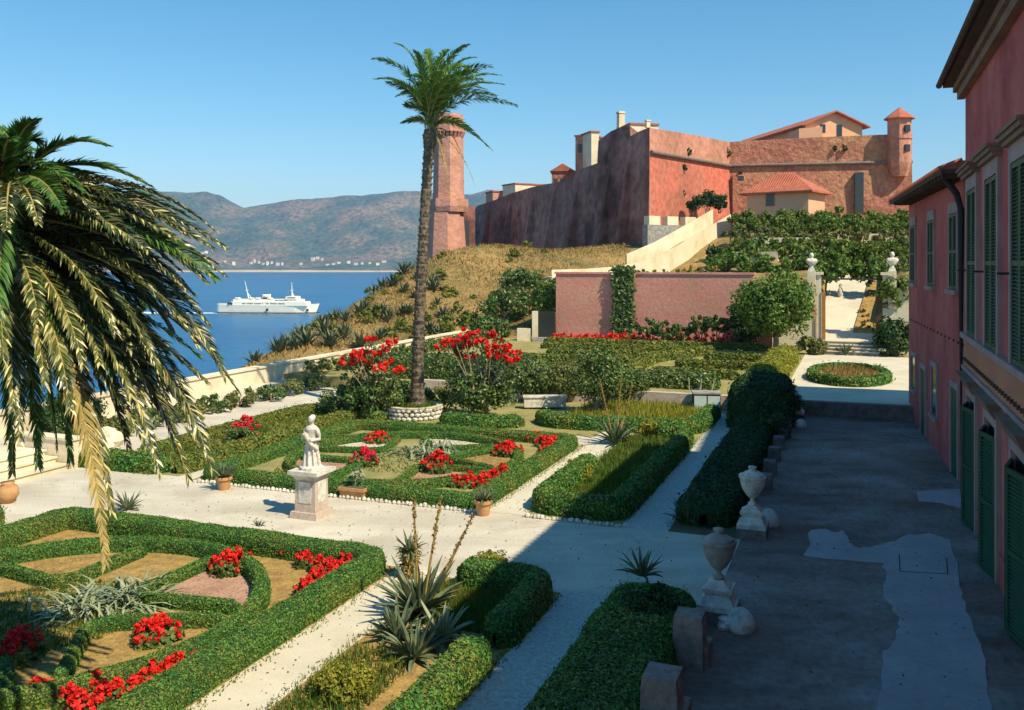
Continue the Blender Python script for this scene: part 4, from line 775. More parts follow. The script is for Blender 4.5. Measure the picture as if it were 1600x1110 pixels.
mb.grid(rows[:, :, 0], rows[:, :, 1], rows[:, :, 2]); structure('wake', mb, 'foam')
mb = MB(); rows = np.array([[fr.p(a, b0, 0.14), fr.p(a, b0+2.2+1.5*abs(math.sin(a*0.31)), 0.14)] for a, b0 in zip(np.linspace(-46, 46, 40), np.interp(np.linspace(-46, 46, 40), [s_[0] for s_ in stn], [s_[1]*0.8 for s_ in stn]))]); mb.grid(rows[:, :, 0], rows[:, :, 1], rows[:, :, 2]); structure('wake', mb, 'foam')
# ================================================================== THE PARTERRES
def pol(c, r, deg): a = R(deg); return (c[0]+r*math.cos(a), c[1]+r*math.sin(a))
def WU(l): return [W(a, b) for a, b in l]
NC, MC = (13.3, -14.88), (28.15, -14.88)
def geranium(p, r, h, n, label, group, petal='red_petal', bs=0.085, z0=0.0, leafn=None, nb=12):
    t = thing('geranium', (p[0], p[1], z0), label, 'flowers', group)
    mb = MB(); q = unit(RNG.normal(0, 1, (leafn or n*9, 3))); q[:, 2] = np.abs(q[:, 2]); P = np.array((p[0], p[1], z0+0.04))+q*np.array((r, r, h*0.72))*RNG.uniform(0.4, 1, (len(q), 1))
    mb.leaves(P, q, bs*1.1, 0, 1.2, 0.5); mb.build('foliage', 'geranium_leaf', t)
    mb = MB()
    for i in range(n):
        d = unit(RNG.normal(0, 1, 3)); d[2] = abs(d[2])*0.9+0.15; c = np.array((p[0], p[1], z0+0.06))+d*np.array((r, r, h))*np.array((1, 1, 0))*RNG.uniform(0.1, 1.0)+np.array((0, 0, h*RNG.uniform(0.7, 1.05)*max(0.35, d[2]))); bloom(mb, c, bs*0.75, nb, bs*0.8)
    mb.build('blossoms', petal, t, kind='stuff'); return t
def strap_plant(p, n, L, wd, label, z0=0.0, m_='agave_pale', cat='plant', name='strap_leaf_plant', up=0.8, spread=0.5, group=None):
    mb = MB()
    for i in range(n):
        a = RNG.uniform(0, 2*math.pi); e = RNG.uniform(0.25, 1.25); l = L*RNG.uniform(0.6, 1.1); b = np.array((p[0]+RNG.normal(0, spread*0.5), p[1]+RNG.normal(0, spread*0.5), z0))
        hd = np.array((math.cos(a), math.sin(a), 0)); sd = np.array((-math.sin(a), math.cos(a), 0))*wd/2; pts = []
        for k in range(5):
            s_ = k/4; c = b+hd*l*s_*math.cos(e)*(1+0.2*s_)+np.array((0, 0, l*up*(math.sin(e)*s_-0.75*s_*s_*(1.3-e*0.5)))); c[2] = max(c[2], z0+0.02); g = (0.6, 1, 0.9, 0.6, 0.08)[k]; pts += [c-sd*g, c+sd*g]
        mb.add(pts, [(2*k, 2*k+1, 2*k+3, 2*k+2) for k in range(4)])
    return mb.build(name, m_, label=label, cat=cat, group=group, origin=(p[0], p[1], z0))
def parterre(c, petals, half, hgt, size, which, soils):
    e = 4.72; cr = [(-e, -e), (e, -e), (e, e), (-e, e)]
    hedge('box_hedge', WU([(c[0]+a, c[1]+b) for a, b in cr]), 0.62, hgt, 'square clipped box hedge framing the %s parterre' % which, closed=True, size=size)
    hedge('box_hedge', WU([pol(c, 4.02, a) for a in range(0, 360, 15)]), 0.33, hgt*0.74, 'round clipped box hedge inside the frame of the %s parterre' % which, closed=True, size=size, rnd=3)
    for i, (phi, hf, r0, desc) in enumerate(petals):
        a, b, v = pol(c, 3.72, phi-hf), pol(c, 3.72, phi+hf), pol(c, r0*0.8, phi)
        hedge('box_hedge', WU([a, ((a[0]+v[0])/2, (a[1]+v[1])/2), v, ((b[0]+v[0])/2, (b[1]+v[1])/2), b]), 0.25, hgt*0.58, desc, size=size, rnd=2)
        poly = [v]+[pol(c, 3.8, phi-hf+hf*2*k/6) for k in range(7)]
        sheet('petal_soil', WU(poly), 0.018, soils[i])
    for i, (phi, hf, r0, desc) in enumerate(petals):     # litter and sprouts on the soil
        P = scatter(WU([pol(c, r0*0.9, phi)]+[pol(c, 3.7, phi-hf+hf*2*k/6) for k in range(7)]), 2600); P[:, 2] = 0.015
        mb = MB(); mb.leaves(P, np.tile((0, 0, 1.0), (len(P), 1)), size*1.1, 0, 1.8, 0.5); mb.build('soil_litter', 'dry_grass' if i % 2 else 'litter', kind='stuff', label='brown litter on the soil inside a %s parterre petal' % which, cat='litter')
N_PET = [(42, 26, 1.75, 'pointed box hedge round the large scarlet geranium by the near parterre centre'), (104, 27, 1.6, 'pointed box hedge round ochre soil with one geranium beside the long path'),
         (168, 26, 1.7, 'pointed box hedge in the palm-shaded half of the near parterre with dark soil'), (228, 26, 1.7, 'pointed box hedge under the big drooping palm fronds'), (318, 26, 1.8, 'pointed box hedge on the plaza side of the near parterre without flowers')]
parterre(NC, N_PET, 4.7, 0.5, 0.034, 'near', ['red_soil', 'ochre_soil', 'ochre_soil', 'moss_soil', 'ochre_soil'])
M_PET = [(72, 27, 1.7, 'pointed box hedge round scarlet geranium on the path side of the middle parterre'), (130, 27, 1.7, 'pointed box hedge round the tall scarlet geranium facing the plaza'),
         (222, 28, 1.7, 'pointed box hedge round dark crimson geranium behind the statue'), (300, 28, 1.8, 'pointed box hedge near the pale left path of the middle parterre'), (10, 27, 1.9, 'pointed box hedge near the stone planter side of the middle parterre')]
parterre(MC, M_PET, 4.7, 0.42, 0.042, 'middle', ['ochre_soil', 'red_soil', 'red_soil', 'pale_ground', 'pale_ground'])
def lawn(poly, n, h, label, m_='grass_blade', wd=0.03, z=0.01, name='bed_grass', lean=0.35):
    P = scatter(poly, n); P[:, 2] = z; mb = MB(); mb.blades(P, h, wd, 0, lean); mb.build(name, m_, kind='stuff', label=label, cat='grass')
cN = [pol(NC, r, a) for a, r in zip(range(0, 360, 20), [1.9]*18)]
lawn(WU(cN), 5000, 0.13, 'low yellow green tufts round the near parterre centre')
lawn(WU([pol(MC, 2.0, a) for a in range(0, 360, 20)]), 1500, 0.08, 'low green tufts round the middle parterre centre', wd=0.05)
# flowers of the near parterre
def at(px, py, z=0.2): q = G(px, py, z); return (q[0], q[1])
geranium(at(362, 880), 0.55, 0.42, 90, 'big scarlet geranium on red soil in the near parterre', None)
geranium(at(245, 985), 0.5, 0.36, 80, 'scarlet geranium on ochre soil in the near parterre', None)
geranium(at(28, 1015), 0.5, 0.5, 70, 'leafy red geranium in the palm-shaded corner of the near parterre', None, 'red_petal')
gq = [(455, 858), (478, 872), (500, 880), (520, 885), (545, 877), (563, 876), (495, 900), (478, 915), (520, 895), (505, 862)]
for q in gq: geranium(at(*q), 0.3, 0.3, 24, 'red geranium in the plaza-side corner of the near parterre by the long path', 'geraniums in the corner of the near parterre')
for q in [(190, 815), (210, 818), (230, 820), (252, 822), (275, 825)]: geranium(at(*q), 0.35, 0.28, 18, 'red geranium between round hedge and frame beside the plaza, under palm tip', 'geraniums along the back of the near parterre')
for q in [(285, 1035), (262, 1045), (240, 1052), (222, 1062), (205, 1075), (180, 1078), (160, 1085), (150, 1068), (110, 1085), (60, 1075), (130, 1100)]: geranium(at(*q), 0.28, 0.3, 18, 'red geranium between round hedge and frame beside the long path, near parterre', 'geraniums along the side of the near parterre')
strap_plant(at(130, 945, 0.1), 160, 1.25, 0.055, 'arching strap leaved clump at the left of the near parterre centre', up=0.9, m_='agave_pale')
strap_plant(at(205, 935, 0.1), 160, 1.25, 0.055, 'arching strap leaved clump below the hanging palm frond', up=0.9, m_='agave_pale')
# flowers of the middle parterre
geranium(at(793, 703), 0.62, 0.45, 70, 'scarlet geranium enclosed by hedge at the path side of the middle parterre', None, bs=0.11)
geranium(at(682, 728), 0.55, 0.62, 60, 'tall scarlet geranium in the plaza-facing petal of the middle parterre', None, bs=0.12)
geranium(at(570, 718), 0.6, 0.5, 60, 'dark crimson geranium on red soil behind the statue', None, 'pink_petal', bs=0.1)
geranium(at(592, 684), 0.55, 0.4, 40, 'small scarlet geranium at the back left of the middle parterre', None, bs=0.1)
for q in [(712, 750), (727, 752), (743, 752), (758, 748), (772, 742), (785, 735), (735, 745)]: geranium(at(*q), 0.33, 0.32, 22, 'red geranium in the plaza-side corner of the middle parterre', 'geraniums in the near corner of the middle parterre', bs=0.1)
for q in [(838, 684), (850, 690), (862, 688), (872, 686), (855, 698)]: geranium(at(*q), 0.36, 0.34, 22, 'red geranium in the far path-side corner of the middle parterre', 'geraniums in the far corner of the middle parterre', bs=0.11)
strap_plant(at(672, 705, 0.1), 170, 1.25, 0.075, 'big mounded strap leaved plant in the middle parterre centre', up=1.0, m_='agave_pale', spread=0.8)
strap_plant(at(460, 735, 0.1), 40, 0.8, 0.06, 'yellowish spiky plant behind the statue pedestal', up=1.3, m_='lime_leaf', spread=0.6)
# bed edging of small pale stones
def edging(a, b, n, label, r=0.06):
    mb = MB()
    for i in range(n):
        p = a+(b-a)*(i+0.5)/n+RNG.normal(0, 0.015, 3); s_ = r*RNG.uniform(0.7, 1.25); mb.lathe([(s_*0.5, -0.02), (s_, s_*0.4), (s_*0.75, s_*1.2), (s_*0.2, s_*1.5)], (p[0], p[1], 0.01), 6, ph=RNG.uniform(0, 6))
    mb.build('stone_edging', 'stone_white', kind='stuff', label=label, cat='edging')
edging(W(23.0, -19.6), W(23.0, -9.8), 70, 'row of small white stones along the middle parterre hedge')
edging(W(23.1, -8.5), W(23.1, -5.7), 26, 'row of small white stones before the shaded hedge bed')
# long beds right of the path
hedge('box_hedge', WU([(4, -6.15), (10, -6.15), (14.4, -6.15)]), 0.6, 0.6, 'straight box hedge with sunlit top beside the near gravel path', leaf='box_leaf')
hedge('box_hedge', WU([(15.0, -6.12), (17.75, -6.12), (17.75, -7.0), (17.72, -8.1)]), 0.62, 0.6, 'shaded box hedge turning the corner of the near long bed')
hedge('box_hedge', WU([(29, -8.35), (24.6, -8.38), (23.75, -8.3), (23.75, -7.2), (23.75, -6.12), (25, -6.12), (33, -6.12), (35.2, -6.2), (35.3, -7.5)]), 0.62, 0.62, 'shaded box hedge folded round the middle long bed', size=0.07)
lawn(WU([(3, -8.5), (14.2, -8.5), (14.2, -7.2), (3, -6.9)]), 22000, 0.22, 'lime yellow ground cover in the near long bed', 'grass_blade', 0.03)
lawn(WU([(15.5, -8.4), (17.5, -8.4), (17.5, -6.4), (15.5, -6.4)]), 9000, 0.2, 'shaded ground cover in the corner of the near long bed', 'grass_blade', 0.03)
lawn(WU([(24, -8.3), (35, -8.5), (35, -6.3), (24, -6.3)]), 22000, 0.26, 'tufted grass in the middle long bed', 'grass_blade', 0.05)
shrub('lavender_bush', (*at(540, 1062, 0.25), 0.22), (0.75, 0.75, 0.32), 5200, 0.045, 'rounded lime green bush at the lower end of the near long bed', 'lime_leaf', stems=3, nclump=60)
shrub('lavender_bush', (*at(765, 890, 0.25), 0.3), (0.65, 0.6, 0.4), 3600, 0.05, 'lime yellow bush between agave and plaza', 'lime_leaf', stems=3, nclump=50)
shrub('lavender_bush', (*at(905, 735, 0.25), 0.3), (0.55, 1.6, 0.35), 2600, 0.07, 'lime yellow bush at the path edge of the middle long bed', 'lime_leaf', stems=3, nclump=60)
shrub('lavender_bush', (*at(1020, 672, 0.25), 0.3), (1.0, 0.8, 0.4), 2000, 0.08, 'lime yellow bush at the far end of the middle long bed', 'lime_leaf', stems=3, nclump=40)
# agaves
def agave_leaf_mesh(L, wd, curl, nm):
    mb = MB(); n = 7; v = []
    for i in range(n):
        s_ = i/(n-1); g = wd*(0.75+0.6*s_-1.35*s_**2.2) if s_ < 1 else 0.004; x = L*s_*math.cos(curl*s_); z = L*s_*math.sin(curl*s_*0.5)*0.0+L*curl*s_*s_*-0.35
        g = max(g, 0.004); v += [(x, -g/2, z+g*0.28), (x, 0, z-0.0), (x, g/2, z+g*0.28), (x, 0, z-0.035*(1-s_*0.9))]
    f = []
    for i in range(n-1): a, b = 4*i, 4*i+4; f += [(a, a+1, b+1, b), (a+1, a+2, b+2, b+1), (a+2, a+3, b+3, b+2), (a+3, a, b, b+3)]
    mb.add(np.array(v), f); o = mb.build(nm, 'agave_leaf', origin=(0, 0, 0)); me = o.data; bpy.data.objects.remove(o); WL.pop(o, None); return me
AG = [agave_leaf_mesh(1.0, 0.15, c, 'agave_leaf') for c in (0.1, 0.5, 1.0)]
AGP = []
for me in AG: q = me.copy(); q.materials.clear(); q.materials.append(MATS['agave_pale']); AGP.append(q)
def agave(p, size, n, label, z0=0.0, group=None, pale=False, stalks=(), name='agave', emin=0.12):
    t = thing(name, (p[0], p[1], z0), label, 'agave', group); src = AGP if pale else AG
    for i in range(n):
        e = emin+(1.35-emin)*(i/n)**0.8+RNG.normal(0, 0.07); a = i*2.39996+RNG.normal(0, 0.15); k = 2 if e < 0.45 else (1 if e < 0.9 else 0)
        o = bpy.data.objects.new('leaf', src[k]); COL.objects.link(o); o.parent = t; o.location = (0.05*math.cos(a), 0.05*math.sin(a), 0.06*size); s_ = size*RNG.uniform(0.8, 1.12)*(0.75 if e > 1.1 else 1)
        o.scale = (s_, s_, s_); o.rotation_euler = (0, -e, a)
    for (dx, dy, hh) in stalks:
        mb = MB(); b = np.array((p[0]+dx*0.15, p[1]+dy*0.15, z0+0.1)); mb.tube([b, b+np.array((dx*0.5, dy*0.5, hh*0.5)), b+np.array((dx, dy, hh))], [0.03, 0.026, 0.012], 6)
        for k in range(50):
            s_ = RNG.uniform(0.45, 1.0); c = b+np.array((dx, dy, hh))*s_; mb.leaves(c[None]+RNG.normal(0, 0.018, (3, 3)), RNG.normal(0, 1, (3, 3)), 0.055)
        mb.build('flower_stalk', 'stalk', t)
    return t
agave(at(655, 965, 0), 1.15, 64, 'large dark agave with three tall flower stalks in the near long bed', stalks=((-0.12, 0.25, 2.1), (0.35, 0.4, 2.2), (0.9, 0.5, 1.75)), emin=0.3)
agave(at(690, 1005, 0), 0.8, 30, 'pale grey green agave at the foot of the large dark agave', pale=True)
agave(at(622, 1000, 0), 0.8, 44, 'dark spreading agave beside the pale long path')
agave(at(648, 1032, 0), 0.8, 36, 'small dark agave between lime bush and larger agaves')
q = at(640, 862, 0.6); yt = agave(q, 0.45, 46, 'small spiky yucca tuft on a shaggy stem at the hedge corner by the plaza', emin=-0.5, z0=0.6)
mb = MB(); mb.tube([(q[0], q[1], 0), (q[0], q[1], 0.62)], [0.11, 0.08], 8); P = np.array([(q[0]+0.1*math.cos(a_), q[1]+0.1*math.sin(a_), z_) for a_, z_ in zip(RNG.uniform(0, 6.28, 160), RNG.uniform(0.1, 0.6, 160))]); mb.leaves(P, P-np.array((q[0], q[1], 0.2)), 0.2, 0, 4.0, 0.3); mb.build('stem', 'palm_straw', yt)
agave(at(962, 695, 0), 1.2, 34, 'agave with leaning pale stalks in the middle long bed', stalks=((-0.5, 0.4, 2.4), (0.25, 0.5, 2.5), (0.65, 0.5, 2.2)), emin=0.35)
agave(at(1004, 893, 0.62), 0.62, 26, 'small dark agave at the near end of the shaded hedge strip', emin=0.25, z0=0.5)
agave(at(1075, 818, 0), 0.8, 26, 'dark agave beside the gravel path where the shaded strip begins', emin=0.3)
agave(at(200, 797, 0), 0.6, 26, 'small spiky agave standing on the plaza edge behind the near parterre', emin=0.2)
agave(at(405, 823, 0.42), 0.22, 20, 'tiny spiky tuft on the plaza-side hedge of the near parterre', emin=0.2, z0=0.42)
agave(at(1322, 555, GZ), 1.0, 26, 'dark agave in front of the gateway steps', z0=GZ, emin=0.4)
# hedged strip between gravel path and terrace
hedge('box_hedge', WU([(2, -3.75), (8, -3.75), (18.1, -3.75)]), 1.7, 0.62, 'broad shaded hedge between gravel path and terrace, nearest stone blocks', leaf='box_leaf', hvar=0.12)
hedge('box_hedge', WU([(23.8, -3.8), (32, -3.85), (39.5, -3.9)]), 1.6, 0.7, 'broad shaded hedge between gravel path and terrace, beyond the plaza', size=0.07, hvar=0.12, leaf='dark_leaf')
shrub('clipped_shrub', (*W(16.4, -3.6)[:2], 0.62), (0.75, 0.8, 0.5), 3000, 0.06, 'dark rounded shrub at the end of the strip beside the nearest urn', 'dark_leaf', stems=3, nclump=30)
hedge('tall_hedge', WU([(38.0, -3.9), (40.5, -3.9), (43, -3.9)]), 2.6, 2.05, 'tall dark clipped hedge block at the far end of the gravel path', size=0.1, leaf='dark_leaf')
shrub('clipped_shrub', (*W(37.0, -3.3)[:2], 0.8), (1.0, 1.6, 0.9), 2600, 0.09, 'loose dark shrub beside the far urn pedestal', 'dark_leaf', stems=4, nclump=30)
shrub('flowering_bush', (*W(41.5, -2.9)[:2], 0.9), (0.7, 1.2, 0.8), 1500, 0.1, 'leafy grey bush at the top of the terrace beside the tall hedge', 'shrub_leaf', stems=4, nclump=24)
# left beds
hedge('box_hedge', WU([(23.6, -21.0), (30, -21.0), (35.6, -21.0)]), 0.72, 0.5, 'sunlit box hedge beside the narrow pale path left of the middle parterre', size=0.08, leaf='dry_box_leaf')
hedge('box_hedge', WU([(25.0, -23.9), (30, -23.9), (35.4, -23.9), (35.9, -22.4)]), 0.6, 0.45, 'thin box hedge on the seaward side of the left bed', size=0.08, leaf='dry_box_leaf')
hedge('box_hedge', WU([(23.7, -21.4), (23.6, -23), (23.6, -26.3)]), 0.8, 0.6, 'box hedge facing the plaza beyond the palm frond tips', size=0.08)
hedge('box_hedge', WU([(5, -21.2), (12, -21.2), (17.0, -21.3), (17.6, -22.4)]), 0.9, 0.55, 'box hedge left of the near parterre beyond a pale path', size=0.06)
lawn(WU([(24, -23.6), (35.5, -23.6), (35.5, -21.3), (24, -21.3)]), 9000, 0.2, 'green tufts inside the left bed', wd=0.06)
shrub('flowering_bush', (*at(375, 688, 0.3), 0.4), (1.0, 1.0, 0.42), 1800, 0.08, 'low leafy base of the bed round the pink geranium', 'shrub_leaf', stems=3, nclump=24)
geranium(at(383, 678, 0.4), 0.75, 0.95, 80, 'bright pink red geranium bush in the left bed', None, 'pink_petal', bs=0.12)
geranium(at(440, 676, 0.3), 0.35, 0.4, 20, 'small red geranium beside the pink one in the left bed', None, bs=0.11)
for i, u in enumerate(np.arange(21.5, 69, 2.05)):
    zz_ = 0.0 if u < 43 else GZ; lo_ = u < 33
    shrub('seaside_shrub', (*W(u, (-27.9 if u < 43 else -28.8)+RNG.normal(0, 0.15))[:2], zz_+0.42), (1.15, 1.15, 0.5), 1100, 0.12, ('yellowish' if i % 2 else 'green')+' low shrub in the row along the parapet, '+('seaward of the left bed' if u < 34 else 'beside the left oleander' if u < 43 else 'on the upper garden level'), 'pale_leaf' if i % 2 else 'shrub_leaf', group='shrubs along the parapet', stems=3, nclump=26, z0=zz_)
# statue and pedestal
p = G(487, 806); fr = Frame(p, Vax, -Uax)
t = thing('pedestal', p, 'square stone pedestal carrying the white statue on the plaza', 'pedestal')
mb = MB(); mb.cbox(fr, 0, 0, 0, 0.18, 0.86, 0.86, 0.82, 0.82); mb.build('base', 'stone_pink', t)
mb = MB(); mb.cbox(fr, 0, 0, 0.18, 1.12, 0.66, 0.66, 0.62, 0.62); sh = mb.build('shaft', 'stone_pink', t)
mb = MB(); mb.fbox(fr, 0.318, 0.335, -0.2, 0.2, 0.5, 1.05) if False else mb.cbox(fr, 0, 0, 1.06, 1.14, 0.7, 0.7); mb.build('moulding', 'stone_white', sh)
for (aa, bb) in ((0, 1), (1, 0)):
    mb = MB(); o_ = 0.325
    if aa: mb.fbox(fr, o_-0.02, o_+0.012, -0.2, 0.2, 0.42, 1.0)
    else: mb.fbox(fr, -0.2, 0.2, o_-0.02, o_+0.012, 0.42, 1.0)
    mb.build('panel', 'stone_white', sh)
mb = MB(); mb.cbox(fr, 0, 0, 1.14, 1.2, 0.76, 0.76, 0.92, 0.92); mb.cbox(fr, 0, 0, 1.2, 1.3, 0.94, 0.94); mb.build('cap', 'stone_white', t)
def spt(x, y, z): return fr.p(x, y, 1.3+z)
t = thing('statue', spt(0, 0, 0), 'white marble statue of a draped standing figure on the plaza pedestal', 'statue')
mb = MB(); mb.lathe([(0.33, 0), (0.33, 0.06), (0.26, 0.1)], spt(0, 0, 0), 14); mb.build('plinth', 'stone_white', t)
mb = MB()
mb.lathe([(0.24, 0.06), (0.22, 0.2), (0.17, 0.45), (0.165, 0.62), (0.18, 0.75), (0.15, 0.88), (0.17, 1.0), (0.19, 1.1), (0.15, 1.17), (0.065, 1.21), (0.055, 1.28)], spt(0, 0, 0), 14, sx=1.0, sy=0.8)
mb.ball(spt(0.0, 0.02, 1.36), 0.092, 12, sz=1.25); mb.ball(spt(-0.005, 0.1, 1.34), 0.025, 6); mb.ball(spt(0.0, -0.05, 1.41), 0.085, 10)
for s_, el, hd in ((1, spt(0.25, 0.0, 0.83), spt(0.12, 0.2, 0.82)), (-1, spt(-0.25, 0.02, 0.85), spt(-0.13, 0.19, 0.96))):
    mb.tube([spt(s_*0.16, 0, 1.1), (spt(s_*0.2, 0, 1.1)+el)/2, el, hd], [0.07, 0.062, 0.055, 0.04], 8); mb.ball(hd, 0.048, 8)
    for k in range(4): mb.tube([hd, hd+fr.a*(-s_*0.06)+fr.b*0.02+np.array((0, 0, 0.03-0.02*k))], [0.014, 0.012], 5)
for i in range(9):                                      # drapery folds
    a = i*2*math.pi/9; q = lambda r, z, da=0: spt(r*math.cos(a+da), 0.85*r*math.sin(a+da), z); mb.tube([q(0.245, 0.06), q(0.215, 0.3, 0.08), q(0.17, 0.6, 0.16), q(0.165, 0.85, 0.3)], [0.035, 0.03, 0.024, 0.012], 6)
mb.tube([spt(-0.19, 0.05, 1.05), spt(-0.05, 0.19, 0.9), spt(0.12, 0.19, 0.7), spt(0.21, 0.02, 0.55)], [0.05, 0.055, 0.055, 0.04], 8)
mb.tube([spt(-0.17, -0.1, 0.06), spt(-0.2, -0.08, 0.35), spt(-0.16, -0.05, 0.6)], [0.1, 0.08, 0.05], 8)
o = mb.build('figure', 'stone_white', t, True); r = o.modifiers.new('r', 'REMESH'); r.mode = 'VOXEL'; r.voxel_size = 0.012; r.use_smooth_shade = True
# pots on the plaza
def pot(px, py, r, h, label, group=None, plant=0.75, n=30, lean=0.25, pl='succulent rosette with pointed leaves growing in %s'):
    p = G(px, py); t = thing('flower_pot', p, label, 'pot', group); mb = MB()
    mb.lathe([(r*0.68, 0), (r*0.92, h*0.8), (r*1.08, h*0.8), (r*1.08, h), (r*0.9, h), (r*0.86, h*0.86)], p, 18); mb.build('body', 'terracotta', t, False)
    mb = MB(); mb.lathe([(r*0.86, h*0.84), (r*0.3, h*0.93)], p, 14); mb.build('soil', 'dark_soil', t)
    agave(p, plant, n, pl % label, z0=h*0.9, emin=lean, pale=False, name='potted_agave')
pot(755, 805, 0.24, 0.42, 'terracotta pot at the corner of the middle parterre', plant=0.55)
pot(350, 765, 0.24, 0.4, 'terracotta pot beside the palm frond tips', plant=0.6)
p = G(554, 778); fr = Frame(p, Vax, -Uax); t = thing('planter_box', p, 'rectangular terracotta planter box before the parterre hedge', 'planter')
mb = MB(); mb.cbox(fr, 0, 0, 0.0, 0.24, 0.74, 0.34, 0.8, 0.38); mb.build('body', 'terracotta', t); mb = MB(); mb.cbox(fr, 0, 0, 0.24, 0.33, 0.88, 0.46); mb.build('rim', 'terracotta', t); mb = MB(); mb.cbox(fr, 0, 0, 0.33, 0.34, 0.76, 0.36); mb.build('soil', 'dark_soil', t)
mb = MB()
for i in range(7):
    b = np.array((p[0], p[1], 0.34)); e = b+np.array((RNG.normal(0.05, 0.14), RNG.normal(0, 0.1), RNG.uniform(0.2, 0.5))); mb.tube([b, e], [0.015, 0.01], 5); mb.leaves(e+RNG.normal(0, 0.04, (8, 3)), RNG.normal(0, 1, (8, 3)), 0.14, 0, 1.3)
mb.build('potted_plant', 'agave_pale', label='sprig of pale leaves growing in the planter box', cat='plant', origin=(p[0], p[1], 0.34))
p = at(12, 775, 0.2); t = thing('flower_pot', (p[0], p[1], 0), 'dark terracotta jar at the foot of the left steps', 'pot'); mb = MB(); mb.lathe([(0.18, 0), (0.3, 0.25), (0.28, 0.45), (0.16, 0.55), (0.2, 0.6)], (p[0], p[1], 0), 14); mb.build('body', 'terracotta', t, True)
# steps at the left end of the plaza
p = G(60, 762); t = thing('stone_steps', W(21, -25.5, 0), 'broad pale steps at the seaward end of the plaza', 'steps')
fr = Frame(W(18.2, -24.9, 0), Uax, -Vax)
for i in range(3): mb = MB(); mb.fbox(fr, 0, 4.6, 0.5*i, 2.6, 0.2*i if i else 0.0, 0.2*(i+1)-0.045); mb.fbox(fr, -0.04, 4.64, 0.5*i-0.05, 2.6, 0.2*(i+1)-0.045, 0.2*(i+1)); mb.build('step', 'cream_wall', t)
mb = MB(); mb.fbox(fr, 4.7, 5.2, -0.1, 2.4, 0, 0.95); mb.fbox(fr, 4.65, 5.25, -0.15, 2.45, 0.95, 1.03); mb.build('stair_pier', 'cream_wall', t)
mb = MB(); mb.prism(UVpoly([(14, -31), (23.4, -31), (23.4, -27.4), (14, -27.4)]), 0, 0.62); structure('sea_landing', mb, 'pale_ground')
t = thing('rubble_wall', W(24.8, -26.8, 0), 'tumbled cream rock wall beside the seaward steps', 'wall')
for i in range(16):
    q = W(23.9+RNG.uniform(0, 3.0), -26.9+RNG.normal(0, 0.3)); s_ = RNG.uniform(0.25, 0.5); mb = MB(); mb.lathe([(s_*0.7, 0), (s_, s_*0.5), (s_*0.7, s_*1.1), (s_*0.2, s_*1.3)], (q[0], q[1], 0.0), 7, ph=RNG.uniform(0, 6)); mb.build('stone', 'cream_wall', t)
# urns, bollards and blocks along the terrace edge
urn_p = [(0.1, 0), (0.11, 0.05), (0.05, 0.1), (0.05, 0.16), (0.14, 0.24), (0.25, 0.42), (0.3, 0.6), (0.31, 0.68), (0.33, 0.7), (0.33, 0.76), (0.24, 0.8), (0.15, 0.86), (0.06, 0.9), (0.1, 0.94), (0.1, 0.98), (0.03, 1.0)]
def urn(px, py, label, plabel, m_='stone_white', has=True, s=1.0):
    p = G(px, py); fr = Frame(p, Vax, -Uax); t = thing('urn_pedestal', p, plabel, 'pedestal')
    mb = MB(); mb.cbox(fr, 0, 0, 0, 0.26*s, 0.74*s, 0.74*s); mb.build('plinth', 'stone_dark', t)
    mb = MB(); mb.cbox(fr, 0, 0, 0.26*s, 0.36*s, 0.72*s, 0.72*s); mb.cbox(fr, 0, 0, 0.36*s, 0.58*s, 0.64*s, 0.64*s, 0.44*s, 0.44*s); mb.build('foot', 'stone_white', t)
    mb = MB(); mb.cbox(fr, 0, 0, 0.58*s, 0.66*s, 0.54*s, 0.54*s, 0.58*s, 0.58*s); mb.cbox(fr, 0, 0, 0.66*s, 0.8*s, 0.5*s, 0.5*s, 0.22*s, 0.22*s); mb.build('cap', 'stone_white', t)
    if has:
        q = p+np.array((0, 0, 0.8*s)); t = thing('garden_urn', q, label, 'urn'); mb = MB(); mb.lathe([(r*s*1.05, z*s) for r, z in urn_p[:10]], q, 24); b = mb.build('body', m_, t, True)
        mb = MB(); mb.lathe([(0.31*s, 0.758*s)]+[(r*s*1.05, z*s) for r, z in urn_p[10:]], q, 20); mb.build('lid', m_, t, True)
urn(1123, 968, 'weathered grey lidded urn beside the nearest dome stone and blocks', 'stepped stone pedestal under the weathered grey urn', 'stone_grey')
urn(1176, 838, 'white lidded urn beyond the plaza end', 'stepped white pedestal under the white lidded urn')
urn(1243, 655, '', 'stepped white pedestal without an urn at the far end of the strip', has=False)
def dome(px, py, r, label):
    p = G(px, py); t = thing('stone_dome', p, label, 'bollard'); mb = MB(); mb.lathe([(r*0.96, 0), (r, r*0.25), (r*0.97, r*0.6), (r*0.85, r*0.98), (r*0.62, r*1.3), (r*0.33, r*1.48), (0.01, r*1.54)], p, 22); mb.build('dome', 'stone_white', t, True)
dome(1157, 985, 0.28, 'rounded white stone dome at the foot of the grey urn'); dome(1200, 822, 0.3, 'rounded white stone dome at the foot of the white urn'); dome(1251, 669, 0.25, 'rounded white stone dome by the pedestal without urn')
p = G(1132, 984); mb = MB(); mb.lathe([(0.12, 0), (0.14, 0.08), (0.1, 0.16), (0.12, 0.22), (0.03, 0.26)], p, 9); mb.ball(p+np.array((0.1, 0.02, 0.1)), 0.1, 8); mb.ball(p+np.array((0.04, -0.08, 0.16)), 0.08, 8); mb.build('carved_stone', 'stone_white', label='small carved stone fragment leaning on the nearest dome', cat='stone')
